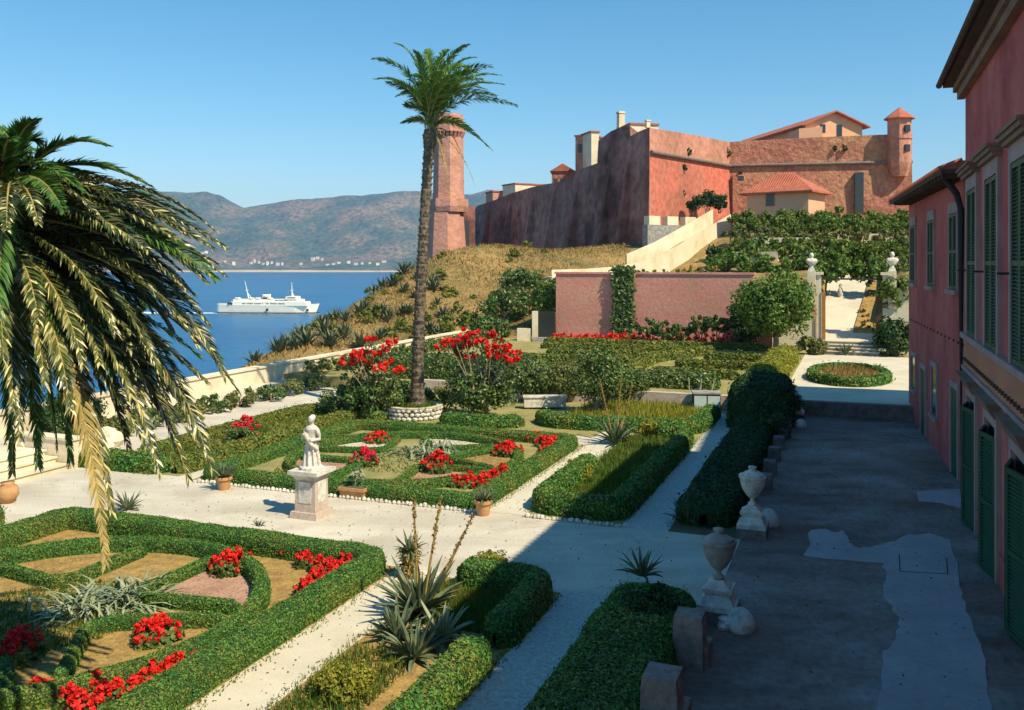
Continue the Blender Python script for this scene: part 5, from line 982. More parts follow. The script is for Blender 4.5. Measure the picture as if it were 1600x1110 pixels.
def rock(px, py, wd, dp, h, label, m_='stone_pink', group=None, lw_=0.0):
    p = G(px, py); fr = Frame(p, Vax, -Uax); mb = MB(); z = 0
    for i, (hh, tw) in enumerate(((h*0.86, 1.0), (h*0.14, 0.94))): mb.cbox(fr, 0, 0, z, z+hh, wd*tw, dp*tw, wd*tw*0.97, dp*tw*0.96); z += hh
    if lw_: mb.fbox(fr, wd*0.1, wd*0.62, -dp*0.9, dp*0.2, 0, h*lw_)
    mb.build('stone_block', m_, label=label, cat='stone block', group=group)
rock(1078, 1040, 0.52, 0.5, 0.92, 'upright weathered stone block beside the grey urn', 'stone_brown', lw_=0.4); rock(1035, 1150, 0.55, 0.6, 0.95, 'upright weathered stone block at the near end of the terrace edge', 'stone_brown', lw_=0.4)
for q in [(1196, 765), (1203, 742), (1210, 720), (1217, 702), (1223, 688), (1228, 678)]: rock(*q, 0.42, 0.42, 0.48, 'dark weathered stone block in the row between white urn and far pedestal', 'stone_dark', 'stone blocks along the terrace')
# ------------------------------------------------------------------ planting behind the middle parterre
hedge('box_hedge', WU([(35.3, -22.0), (34.9, -20), (34.9, -19.4)]), 0.7, 0.5, 'short rounded box hedge left of the stone palm planter', size=0.08)
hedge('box_hedge', WU([(35.2, -16.9), (34.9, -15.5), (35.2, -14.1), (35.9, -13.3)]), 0.75, 0.52, 'curved box hedge right of the stone palm planter', size=0.08)
hedge('box_hedge', WU([(37.4, -13.0), (36.1, -12.2), (36.2, -10), (36.8, -6.3), (38, -6.15), (41.5, -6.15)]), 0.75, 0.58, 'box hedge round the vegetable bed behind the long bed', size=0.08)
lawn(WU([(37, -12), (43, -12), (43, -6.6), (37, -6.6)]), 9000, 0.4, 'tall yellowing vegetable stalks in the back bed', 'lime_leaf', 0.07)
# planter ring of field stones with earth
pc = G(648, 652); t = thing('stone_planter', pc, 'round field stone planter at the foot of the tall palm', 'planter')
mb = MB(); mb.lathe([(1.15, 0), (1.12, 0.5), (0.3, 0.52)], pc, 24); mb.build('core', 'dark_soil', t)
sm = None
for row in range(3):
    for i in range(30):
        a = (i+0.5*(row % 2)+RNG.normal(0, 0.08))*2*math.pi/30; q = pc+np.array((1.17*math.cos(a), 1.17*math.sin(a), 0.1+0.18*row))
        if sm is None:
            m2 = MB(); m2.lathe([(0.04, -0.09), (0.11, -0.05), (0.13, 0.02), (0.08, 0.08)], q, 7); o = m2.build('stone', 'stone_white', t); 
            for vv in o.data.vertices: vv.co = vv.co-Vector(q-pc)
            o.location = q-pc; sm = o.data
        else: o = link('stone', sm, q, t); o.rotation_euler = (RNG.normal(0, 0.2), RNG.normal(0, 0.2), RNG.uniform(0, 6)); o.scale = (RNG.uniform(0.8, 1.2), RNG.uniform(0.8, 1.2), RNG.uniform(0.8, 1.1))
mb = MB(); mb.lathe([(1.26, 0.5), (1.28, 0.58), (1.0, 0.58), (0.98, 0.5)], pc, 26); mb.build('rim', 'pale_ground', t)
P = pc+np.c_[RNG.normal(0, 0.42, (1500, 2)), np.full(1500, 0.5)]; mb = MB(); mb.blades(P, 0.22, 0.06); mb.build('planter_grass', 'grass_blade', kind='stuff', label='yellow green grass filling the round stone planter', cat='grass')
shrub('clipped_shrub', (*at(690, 625, 0.5), 0.6), (1.0, 0.8, 0.65), 1800, 0.09, 'squat yellow green clipped shrub right of the palm foot', 'dry_box_leaf', stems=2, nclump=60)
def oleander(px, py, rx, top, heads, label, leafn=5200, hr=0.33):
    p = G(px, py); t = thing('oleander', p, label, 'bush'); mb = MB(); K = clumps(mb, (p[0], p[1], top*0.46), (rx, rx*0.85, top*0.48), 70, leafn, 0.13, shell=0.25, rc=0.3); mb.build('foliage', 'shrub_leaf', t)
    sb = MB(); bm_ = MB()
    for i, (hx_, hy_) in enumerate(heads):
        d = p[1]-0.8+RNG.uniform(-0.6, 0.9); e = D(hx_, hy_, d); b = np.array((p[0]+RNG.normal(0, 0.2), p[1]+RNG.normal(0, 0.2), 0)); sb.tube([b, (b*0.45+e*0.55)+np.array((0, 0, 0.2)), e], [0.04, 0.025, 0.012], 5)
        for k in range(5): bloom(bm_, e+RNG.normal(0, hr*0.45, 3)*np.array((1.2, 1, 0.6)), hr*0.42, 16, 0.14)
        mb2 = None
    sb.build('stem', 'pale_bark', t); bm_.build('blossoms', 'red_petal', t, kind='stuff')
    lv = MB()
    for (hx_, hy_) in heads: e = D(hx_, hy_+12, p[1]-0.3); clumps(lv, e, (0.5, 0.5, 0.5), 5, 60, 0.12)
    lv.build('upper_foliage', 'shrub_leaf', t)
oleander(585, 655, 1.75, 2.4, [(580, 531), (606, 539), (560, 552), (555, 556), (598, 552), (572, 550), (540, 568), (566, 564), (608, 567), (576, 578), (589, 579), (621, 578)], 'tall oleander with large round red flower heads left of the palm')
oleander(752, 652, 1.9, 2.6, [(735, 520), (728, 526), (700, 536), (712, 535), (692, 543), (724, 537), (745, 537), (752, 535), (768, 541), (785, 532), (777, 522), (790, 540), (798, 548), (720, 548), (735, 558), (763, 552), (780, 553), (792, 557), (803, 562)], 'wide oleander thick with small red flowers right of the palm', leafn=6200, hr=0.3)
shrub('flowering_bush', (*at(540, 632, 0.5), 0.7), (1.6, 1.5, 0.85), 3000, 0.12, 'dark glossy bush between the left oleander and the parapet', 'shrub_leaf', nclump=40)
shrub('flowering_bush', (*at(640, 628, 0.5), 0.7), (1.5, 1.2, 0.9), 2400, 0.12, 'dark bush filling the gap behind the stone planter', 'shrub_leaf', nclump=36)
hedge('tall_hedge', WU([(44.3, -24.5), (44.5, -20), (44.8, -15.5)]), 1.2, 1.35, 'dark clipped hedge behind the two oleanders', z0=GZ, size=0.12, leaf='shrub_leaf')
for i, (px, py, rx, hz_, lf) in enumerate([(830, 628, 1.7, 1.2, 'shrub_leaf'), (935, 648, 1.75, 1.75, 'shrub_leaf'), (880, 628, 1.3, 1.1, 'pale_leaf'), (985, 632, 1.2, 0.9, 'shrub_leaf')]):
    q = G(px, py); shrub('flowering_bush', (q[0], q[1], hz_*0.95), (rx, rx*0.8, hz_*0.95), 4200, 0.115, ['broad green bush at the left end of the vegetable beds', 'large spreading bush with visible pale stems by the agave stalks', 'yellowish bush behind the white trough', 'low bush at the end of the grey retaining wall'][i], lf, nclump=60, stems=8, bark='pale_bark')
hedge('tall_hedge', WU([(46.2, -17), (46.0, -12), (45.8, -6.5)]), 1.5, 0.8, 'long leafy hedge along the edge of the upper garden', z0=GZ, size=0.14, leaf='shrub_leaf', hvar=0.12)
# trough and cold frames
p = G(852, 640); fr = Frame(p, (1, 0.05), (0.05, -1)); t = thing('white_trough', p, 'long white painted trough half hidden under bushes', 'trough'); mb = MB(); mb.fbox(fr, -1.0, 1.0, -0.5, 0, 0.1, 0.55); mb.build('body', 'stone_white', t); mb = MB(); mb.fbox(fr, -1.05, 1.05, -0.55, 0.05, 0.55, 0.62); mb.build('rim', 'stone_white', t)
for a in (-0.8, 0.8): mb = MB(); mb.fbox(fr, a-0.08, a+0.08, -0.4, -0.1, 0, 0.1); mb.build('leg', 'stone_grey', t)
p = G(1105, 645); fr = Frame(p, (1, -0.1), (-0.1, -1)); t = thing('cold_frame', p, 'small glazed cold frame box leaning beside the tall dark hedge', 'cold frame')
mb = MB(); mb.fbox(fr, -0.62, 0.62, -0.8, -0.04, 0, 0.85); mb.build('box', 'dark_timber', t)
for a in (-0.31, 0.31): mb = MB(); mb.fbox(fr, a-0.28, a+0.28, -0.04, 0.0, 0.12, 0.78); mb.build('pane', 'pane', t)
mb = MB(); mb.fbox(fr, -0.66, 0.66, -0.84, 0.04, 0.85, 0.93); mb.build('lid', 'stone_grey', t)
for i in range(3): mb = MB(); b = G(1080+i*12, 640); mb.tube([b, D(1076+i*20, 590+i*3, b[1]+0.6)], 0.025, 5); mb.build('garden_cane', 'pale_bark', label='pale bamboo cane leaning over the cold frame', cat='cane', group='canes by the cold frame')
# ------------------------------------------------------------------ upper parterre
ups = [([(50, -24), (50.2, -18), (50.2, -13)], 'front'), ([(54.5, -22), (54.6, -16), (54.6, -12.5)], 'second'), ([(58.5, -20), (58.5, -16), (58.5, -11.5)], 'third'), ([(63, -22), (63, -15), (63, -10)], 'fourth'), ([(66.8, -23), (66.8, -14), (66.8, -6)], 'flower-border')]
for pts, nm in ups: hedge('box_hedge', WU(pts), 0.65, 0.5, '%s low hedge row of the upper parterre, seaward of the diagonal path' % nm, z0=GZ, size=0.15, leaf='dry_box_leaf')
for pts, nm in [([(50.2, -11), (50.2, -8), (50, -6)], 'front'), ([(54.8, -10.4), (54.8, -8), (54.6, -5.6)], 'second'), ([(59.5, -9.4), (59.5, -7.5), (59.4, -5.4)], 'third')]: hedge('box_hedge', WU(pts), 0.65, 0.5, '%s low hedge row of the upper parterre, between diagonal path and court' % nm, z0=GZ, size=0.15, leaf='dry_box_leaf')
hedge('box_hedge', WU([(51, -12.4), (57, -12.2), (63.5, -9.4)]), 0.7, 0.6, 'low hedge slanting along the diagonal path of the upper parterre', z0=GZ, size=0.15, leaf='dry_box_leaf')
hedge('tall_hedge', WU([(45.5, -4.6), (52, -4.4), (60, -4.2)]), 1.4, 1.15, 'sunlit yellow green clipped hedge beside the upper court', z0=GZ, size=0.12, leaf='lime_leaf')
for i, v in enumerate(np.arange(-22.6, -8, 0.62)): q = W(68.6+RNG.normal(0, 0.15), v); geranium(q, 0.42, 0.75+RNG.uniform(-0.1, 0.25), 14, 'red salvia plant in the border at the foot of the rose wall', 'red flower border under the rose wall', bs=0.2, z0=GZ, leafn=60, nb=8)
for i, (px, py) in enumerate([(1012, 512), (1040, 515), (1065, 516), (1095, 505), (1120, 508)]): q = D(px, py, 69.2-i*0.5); shrub('climbing_shrub', q, (1.3, 0.6, 0.95), 900, 0.2, ['dark shrub at the foot of the rose wall next to the ivy column', 'second dark shrub from the ivy column at the rose wall foot', 'middle dark shrub along the foot of the rose wall', 'dark shrub at the rose wall foot, second from the sloping end', 'dark shrub at the rose wall foot beside the sloping end'][i], 'shrub_leaf', group='shrubs along the rose wall', z0=GZ, stems=3, nclump=20)
mb = MB(); a, b = D(960, 425, 71.0), D(990, 530, 71.0)
P = np.c_[RNG.uniform(a[0], b[0], 2600), np.zeros(2600), RNG.uniform(GZ, 6.7, 2600)]; f_w = W(70.2, -20); 
P[:, 1] = (70.2-P[:, 0]*ST)/CT-RNG.uniform(0.05, 0.45, 2600); P[:, 0] += RNG.normal(0, 0.12, 2600); mb.leaves(P, np.tile((-ST, -CT, 0.4), (2600, 1)), 0.22, 0, 1.4, 0.5); mb.build('ivy', 'shrub_leaf', label='vertical column of dark ivy climbing the rose wall', cat='ivy')
for i in range(11): q = D(955+i*16, 428, 73-0.3*i); mb = MB(); clumps(mb, q, (0.8, 0.4, 0.32+0.05*i), 10, 240, 0.18); mb.build('wall_top_plant', 'lime_leaf' if i % 3 else 'pale_leaf', label='yellow green plant growing along the top of the rose wall', cat='plant', group='plants on the rose wall top')
# bushy trees at the left end of the rose wall
def tree(p, z0, hgt, crad, n, size, label, leaf='tree_leaf', trunk=0.2, nclump=60, lean=(0, 0), name='tree', group=None, bark='bark', shell=0.35, rc=0.3):
    t = thing(name, (p[0], p[1], z0), label, 'tree', group); c = np.array((p[0]+lean[0], p[1]+lean[1], z0+hgt-crad[2]))
    mb = MB(); K = clumps(mb, c, crad, nclump, n, size, shell=shell, rc=rc); mb.build('crown', leaf, t)
    mb = MB(); b = np.array((p[0], p[1], z0-0.2)); f = c-np.array((0, 0, crad[2]*0.6)); mb.tube([b, (b+f)/2+np.array((0.05, 0, 0)), f], [trunk*1.25, trunk, trunk*0.8], 8)
    for k in K[RNG.choice(len(K), min(9, len(K)), False)]: mb.tube([f, (f+k)/2+np.array((0, 0, 0.1)), f+(k-f)*0.9], [trunk*0.5, trunk*0.3, trunk*0.1], 5)
    mb.build('trunk', bark, t); return t
q = W(64.3, -5.3); tree(q, GZ, 6.2, (3.3, 2.8, 2.6), 14000, 0.19, 'round bright green tree beside the gateway', nclump=110)
q = D(1172, 500, 66.3); shrub('clipped_shrub', (q[0], q[1], 2.7), (2.2, 1.3, 2.3), 5200, 0.2, 'tall dark shrub mass against the sloping end of the rose wall', 'dark_leaf', z0=GZ, nclump=80, stems=6)
q = D(860, 520, 76); tree((q[0], q[1]), 0.8, 5.2, (2.1, 1.7, 2.2), 3200, 0.22, 'olive green tree at the left end of the rose wall', nclump=50, bark='pale_bark')
for px, py, d, r_, lb in ((790, 490, 80, 2.6, 'broad dark green thicket on the slope above the garden corner'), (820, 455, 86, 2.4, 'dark green thicket below the crest of the mound'), (765, 520, 76, 1.7, 'bushy thicket with pale stems just behind the right oleander')):
    q = D(px, py, d); g = float(ground(q[0], q[1])); shrub('thicket', (q[0], q[1], g+r_*0.6), (r_*1.3, r_, r_*0.75), 2600, 0.24, lb, 'shrub_leaf', z0=g, nclump=46, bark='pale_bark')
q = G(838, 533, 0.6); t = thing('ruined_gate', q, 'pale ruined gate pier with dark opening at the garden corner', 'gateway'); fr = Frame((q[0], q[1], 0), (1, -0.2), (-0.2, -1))
mb = MB(); mb.fbox(fr, -0.35, 0.1, -0.5, 0, GZ, 3.0); mb.build('pier', 'cream_wall', t); mb = MB(); mb.fbox(fr, 0.1, 1.5, -0.3, -0.2, GZ+0.25, 3.0); mb.build('opening', 'glass', t)
for i in range(2): mb = MB(); mb.fbox(fr, -0.2, 1.7, -0.3, 0.5+0.3*(1-i), GZ-0.1+0.16*i, GZ+0.14+0.16*i); mb.build('step', 'stone_grey', t)
mb = MB(); mb.fbox(fr, -1.6, -0.5, -0.4, 0, GZ, 1.6); mb.build('wall', 'cream_wall', t)
p = D(845, 432, 88); mb = MB(); mb.tube([D(783, 434, 88), D(838, 434, 88)], 0.07, 6); mb.tube([D(792, 470, 88), D(792, 434, 88)], 0.06, 6); mb.tube([D(835, 462, 88), D(835, 434, 88)], 0.06, 6); mb.build('handrail', 'stone_white', label='white tubular rail among the thicket on the mound', cat='railing')
# oval bed in the upper court
oc = UV(G(1326, 583, GZ+0.3))
hedge('box_hedge', WU([(oc[0]+3.6*math.cos(a), oc[1]+1.95*math.sin(a)) for a in np.linspace(0, 2*math.pi, 16, endpoint=False)]), 0.5, 0.5, 'oval dark hedge round the yellow bed in the upper court', z0=GZ, closed=True, rnd=3, size=0.11)
lawn(WU([(oc[0]+3.4*math.cos(a), oc[1]+1.8*math.sin(a)) for a in np.linspace(0, 2*math.pi, 16, endpoint=False)]), 9000, 0.42, 'golden dry plants filling the oval bed', 'dry_grass', 0.1, z=GZ)
shrub('flowering_bush', (*D(1268, 530, 62)[:2], 1.25), (1.5, 1.0, 0.75), 1800, 0.17, 'pale leafed bush left of the gateway steps', 'pale_leaf', z0=GZ, nclump=36)
shrub('flowering_bush', (*D(1398, 515, 61)[:2], 2.0), (1.6, 1.6, 1.6), 2200, 0.2, 'dark shaded bush right of the gateway', 'dark_leaf', z0=GZ, nclump=40)
shrub('climbing_vine', (*D(1400, 460, 62.6)[:2], 4.9), (1.9, 1.0, 1.5), 2200, 0.2, 'leafy vine hanging over the wall right of the gateway', 'vine_leaf', z0=GZ, nclump=40)
f = Frame(W(67.8, VG, 0), Vax, -Uax)
for i in range(9): q = f.p(0.9+0.1*i, -2.2-1.15*i, 2.15+0.3*i); mb = MB(); clumps(mb, q+np.array((RNG.normal(0, 0.2), 0, 0.12)), (0.55, 0.5, 0.3), 6, 160, 0.15); mb.build('bed_plant', 'dry_grass' if i % 3 else 'dry_box_leaf', label='golden brown plant in the sloping bed beyond the gateway', cat='plant', group='plants in the sloping bed')
q = f.p(-0.9, -9.2, 4.0); mb = MB(); mb.lathe([(0.22, -0.3), (0.22, 0.1), (0.12, 0.14), (0.2, 0.3), (0.24, 0.6), (0.16, 0.85), (0.06, 0.95), (0.13, 1.05), (0.11, 1.2), (0.02, 1.28)], q, 12); o = mb.build('garden_figure', 'stone_white', label='small white stone figure on the path beyond the gateway', cat='statue', smooth=True)
for z_, b_ in ((3.1, -6.5), (3.9, -9.3), (4.6, -11.8)): mb = MB(); mb.fbox(f, -1.95, 0.9, b_-0.3, b_, z_-0.9, z_+0.25); mb.build('path_riser', 'cream_wall', label='pale stone riser across the sloping path beyond the gateway', cat='step', group='risers of the sloping path')
# ------------------------------------------------------------------ vineyard terraces below the fortress
def terrace_wall(px0, px1, py, d, h, label):
    a, b = D(px0, py, d), D(px1, py, d-2.0); fr = Frame((a[0], a[1], 0), (b-a)[:2], ((b-a)[1], -(b-a)[0])); mb = MB(); mb.fbox(fr, 0, np.linalg.norm((b-a)[:2]), -0.6, 0, min(a[2], b[2])-h, a[2]); mb.build('terrace_wall', 'cream_wall', label=label, cat='wall')
terrace_wall(1175, 1275, 372, 91, 3.0, 'cream terrace wall under the main vine row'); terrace_wall(1290, 1425, 366, 92, 3.0, 'cream terrace wall at the villa end of the vineyard'); terrace_wall(1135, 1215, 394, 84, 2.6, 'low broken cream wall at the seaward end of the vineyard')
def vine_row(px0, px1, py, d, hh, n, label, leaf='vine_leaf'):
    a, b = D(px0, py, d), D(px1, py, d-2.5); c = (a+b)/2; t = thing('vine_row', (c[0], c[1], c[2]-2.2), label, 'vines', 'rows of vines'); mb = MB()
    for i in range(n):
        q = a+(b-a)*(i+RNG.uniform(0.1, 0.9))/n; clumps(mb, q+np.array((0, RNG.normal(0, 0.4), RNG.normal(0, 0.2))), (0.95, 0.9, hh*RNG.uniform(0.7, 1.15)), 9, 230, 0.27)
    mb.build('foliage', leaf, t); mb = MB()
    for i in range(n):
        q = a+(b-a)*(i+0.5)/n
        if d < 78 and abs(UV(q)[1]-VG) < 2.7: continue
        mb.tube([q-np.array((0, 0, 2.4)), q-np.array((RNG.normal(0, 0.3), 0, 1.0)), q], [0.09, 0.07, 0.04], 5)
    mb.build('stem', 'bark', t)
vine_row(1150, 1425, 340, 100, 0.9, 24, 'topmost vine row under the fortress wall'); vine_row(1145, 1425, 350, 97, 1.0, 24, 'thick vine row in front of the cottage'); vine_row(1135, 1425, 368, 92, 0.6, 22, 'vine row trained above the cream terrace walls', 'pale_leaf')
vine_row(1120, 1290, 397, 84, 0.85, 16, 'vine row beside the ramp road'); vine_row(1240, 1425, 400, 80, 1.4, 20, 'deep vine row behind the white busts'); vine_row(1270, 1425, 425, 73, 1.2, 16, 'lowest vine row over the gateway', 'tree_leaf')
vine_row(1140, 1300, 383, 88, 0.8, 15, 'vine row between ramp and cream terrace wall'); vine_row(1290, 1425, 385, 86, 0.8, 14, 'vine row below the villa-side terrace wall'); vine_row(1150, 1425, 358, 95, 0.7, 22, 'leafy vine row halfway below the cottage'); vine_row(1105, 1285, 412, 79, 0.9, 16, 'vine row above the end of the rose wall', 'tree_leaf')
for px, py, d, r_, lb in ((1225, 345, 98, 1.6, 'leafy fig bush in front of the cottage door'), (1285, 350, 96, 2.0, 'tall leafy bush beside the white gable of the cottage'), (1350, 405, 80, 2.2, 'dark round bush between the two busts'), (1125, 400, 86, 1.6, 'dark bush at the edge of the ramp'), (1130, 415, 82, 1.5, 'bush above the end of the rose wall'), (1105, 312, 116, 1.7, 'dark shrub at the foot of the lit bastion wall'), (1085, 318, 114, 1.3, 'dark shrub beside the short crenellated wall'), (1125, 316, 116, 1.3, 'dark shrub where ramp meets bastion')):
    q = D(px, py, d); shrub('hill_bush', q, (r_, r_*0.8, r_*0.85), 900, 0.28, lb, 'dark_leaf' if 'dark' in lb else 'vine_leaf', z0=q[2]-r_*1.1, nclump=24)
# agaves and scrub on the mound
ag = MB()
for i in range(22):
    e = 0.15+1.15*(i/22)**0.8; a = i*2.4; hd = np.array((math.cos(a)*math.cos(e), math.sin(a)*math.cos(e), math.sin(e))); sd = np.array((-math.sin(a), math.cos(a), 0))*0.1; ag.add([-sd*0.6, sd*0.6, hd*0.55+sd, hd*0.55-sd, hd*1.15-np.array((0, 0, 0.08))], [(0, 1, 2, 3), (3, 2, 4)])
ha = ag.build('agave', 'agave_leaf', label='grey green agave growing on the slope of the dry mound', cat='agave', group='agaves on the mound', origin=(0, 0, 0)); first = True
for i in range(62):
    for _ in range(30):
        px, py = RNG.uniform(395, 700), RNG.uniform(400, 575); d = RNG.uniform(66, 106); q = D(px, py, d); u, v = UV(q); g = float(ground(q[0], q[1]))
        if v < -33 or u > 73:
            if g > -6 and abs(H+(HY-py)/F*d-g) < 0.6: break
    else: continue
    s_ = RNG.uniform(0.8, 1.6)
    if first: ha.location = (q[0], q[1], g); ha.scale = (s_,)*3; first = False
    else: dup(ha, (q[0], q[1], g), RNG.uniform(0, 6), s_)
sc = MB(); clumps(sc, (0, 0, 0.35), (0.8, 0.8, 0.5), 14, 260, 0.2); hs = sc.build('scrub_bush', 'dry_box_leaf', label='low olive scrub bush on the dry mound', cat='shrub', group='scrub on the mound', origin=(0, 0, 0)); first = True
for i in range(60):
    for _ in range(30):
        px, py = RNG.uniform(480, 880), RNG.uniform(385, 545); d = RNG.uniform(74, 114); q = D(px, py, d); u, v = UV(q); g = float(ground(q[0], q[1]))
        if (v < -33 or u > 72) and abs(q[2]-g) < 0.6: break
    else: continue
    s_ = RNG.uniform(0.5, 1.5)
    if first: hs.location = (q[0], q[1], g); hs.scale = (s_,)*3; first = False
    else: dup(hs, (q[0], q[1], g), RNG.uniform(0, 6), s_)

# ================================================================== PALMS
def frond(par, B, C, T, Lf, n, wd, m_, name='frond', droop=0.55, cone=0.75, roll=0.0, r0=0.03):
    B, C, T = [np.asarray(q, float) for q in (B, C, T)]; mb = MB(); ss = np.linspace(0, 1, 14)
    cur = lambda s_: B*(1-s_)**2+2*C*s_*(1-s_)+T*s_**2
    mb.tube([cur(s_) for s_ in ss], [r0*(1-0.85*s_) for s_ in ss], 5, 1)
    pl = unit(np.cross(C-B, T-B)); Gd = np.array((0, 0, -1.0))
    for i in range(n):
        s_ = 0.12+0.88*(i+RNG.uniform(0, 0.6))/n; p = cur(s_); tg = unit(cur(min(1, s_+0.02))-cur(max(0, s_-0.02))); sd = np.cross(tg, np.array((0, 0, 1.0)))
        sd = unit(sd) if np.linalg.norm(sd) > 0.2 else pl
        nu = np.cross(sd, tg); sd = sd*math.cos(roll)+nu*math.sin(roll)
        l = Lf*(0.45+0.55*math.sin(math.pi*min(1, s_*0.95+0.12)))*(1 if s_ < 0.9 else 0.75)*RNG.uniform(0.85, 1.12)
        for sg in (-1, 1):
            dr = unit(sd*sg*cone+tg*(0.75+0.5*s_)+nu*0.22+RNG.normal(0, 0.1, 3)); d2 = unit(dr+Gd*droop*RNG.uniform(0.5, 1.3))
            a = p; b = p+dr*l*0.45; c = b+d2*l*0.55; w_ = unit(np.cross(dr, nu+RNG.normal(0, 0.45, 3)))*wd/2
            mb.add([a-w_*0.6, a+w_*0.6, b+w_, b-w_, c], [(0, 1, 2, 3), (3, 2, 4)])
    return mb.build(name, [m_, 'rachis'], par)
# tall slender palm in the stone planter
base = np.array((pc[0], pc[1], 0.45)); tk = [D(px, py, 40.0+0.3*i) for i, (px, py) in enumerate([(652, 622), (653, 560), (655, 500), (659, 420), (664, 330), (669, 250), (673, 205)])]; tk[0] = base+np.array((0.1, 0, 0))
t = thing('palm_tree', base, 'tall slender date palm rising from the round stone planter', 'palm')
tp = np.array(tk); s_ = np.linspace(0, len(tk)-1, 90); TP = np.stack([np.interp(s_, range(len(tk)), tp[:, k]) for k in range(3)], 1); rad = np.interp(s_, [0, 0.35, 1, 4, 5.4, 5.8, 6], [0.42, 0.30, 0.24, 0.215, 0.215, 0.34, 0.30])*(1+0.09*(np.arange(90) % 2))
mb = MB(); mb.tube(TP, rad, 12); 
for i in range(900):
    k = RNG.integers(2, 88); a = RNG.uniform(0, 6.28); q = TP[k]+rad[k]*np.array((math.cos(a), math.sin(a), 0)); o_ = np.array((math.cos(a), math.sin(a), 0)); sd = np.array((-math.sin(a), math.cos(a), 0))*0.08
    mb.add([q-sd-np.array((0, 0, 0.07)), q+sd-np.array((0, 0, 0.07)), q+o_*0.07+np.array((0, 0, 0.08))], [(0, 1, 2)])
mb.build('trunk', 'palm_bark', t)
cr = TP[-1]+np.array((0, 0, 0.1))
tips = [(618, 68, .5), (583, 92, -.3), (586, 124, .8), (604, 130, -1.2), (632, 165, .5), (628, 192, -.5), (666, 78, 1.2), (648, 80, -1.0), (732, 70, -.6), (742, 90, 1.0), (768, 104, -.8), (782, 118, .6), (786, 132, -1.4), (808, 166, .2), (775, 150, 1.6), (747, 214, .8), (768, 234, -.5), (700, 78, .6), (720, 120, -2.8), (690, 110, -3), (650, 130, -3.2), (720, 150, 2.8), (640, 120, 3.0), (690, 95, 3.0), (760, 140, 2.2), (620, 150, 2.4), (745, 112, -2.2), (710, 90, 1.9), (755, 125, -3.2), (735, 105, 2.9)]
for i, (px, py, dd) in enumerate(tips):
    T_ = D(px, py, 41.8+dd); mid = (cr+T_)/2; hgt = np.linalg.norm(T_-cr); C_ = mid+np.array((0, 0, 0.38*hgt if py < 200 else 0.5*hgt)); C_[:2] = cr[:2]*0.5+mid[:2]*0.5
    frond(t, cr+RNG.normal(0, 0.1, 3), C_, T_, 0.6, 70, 0.07, 'palm_bright', droop=0.45, roll=RNG.normal(0, 0.5))
for px, py, dd in [(743, 292, -.6), (703, 312, -.6), (722, 245, 0.2), (692, 255, 0.5)]: T_ = D(px, py, 41.8+dd); frond(t, cr, (cr+T_)/2+np.array((0.25, 0, 0.9)), T_, 0.25, 26, 0.04, 'palm_straw', droop=0.7)
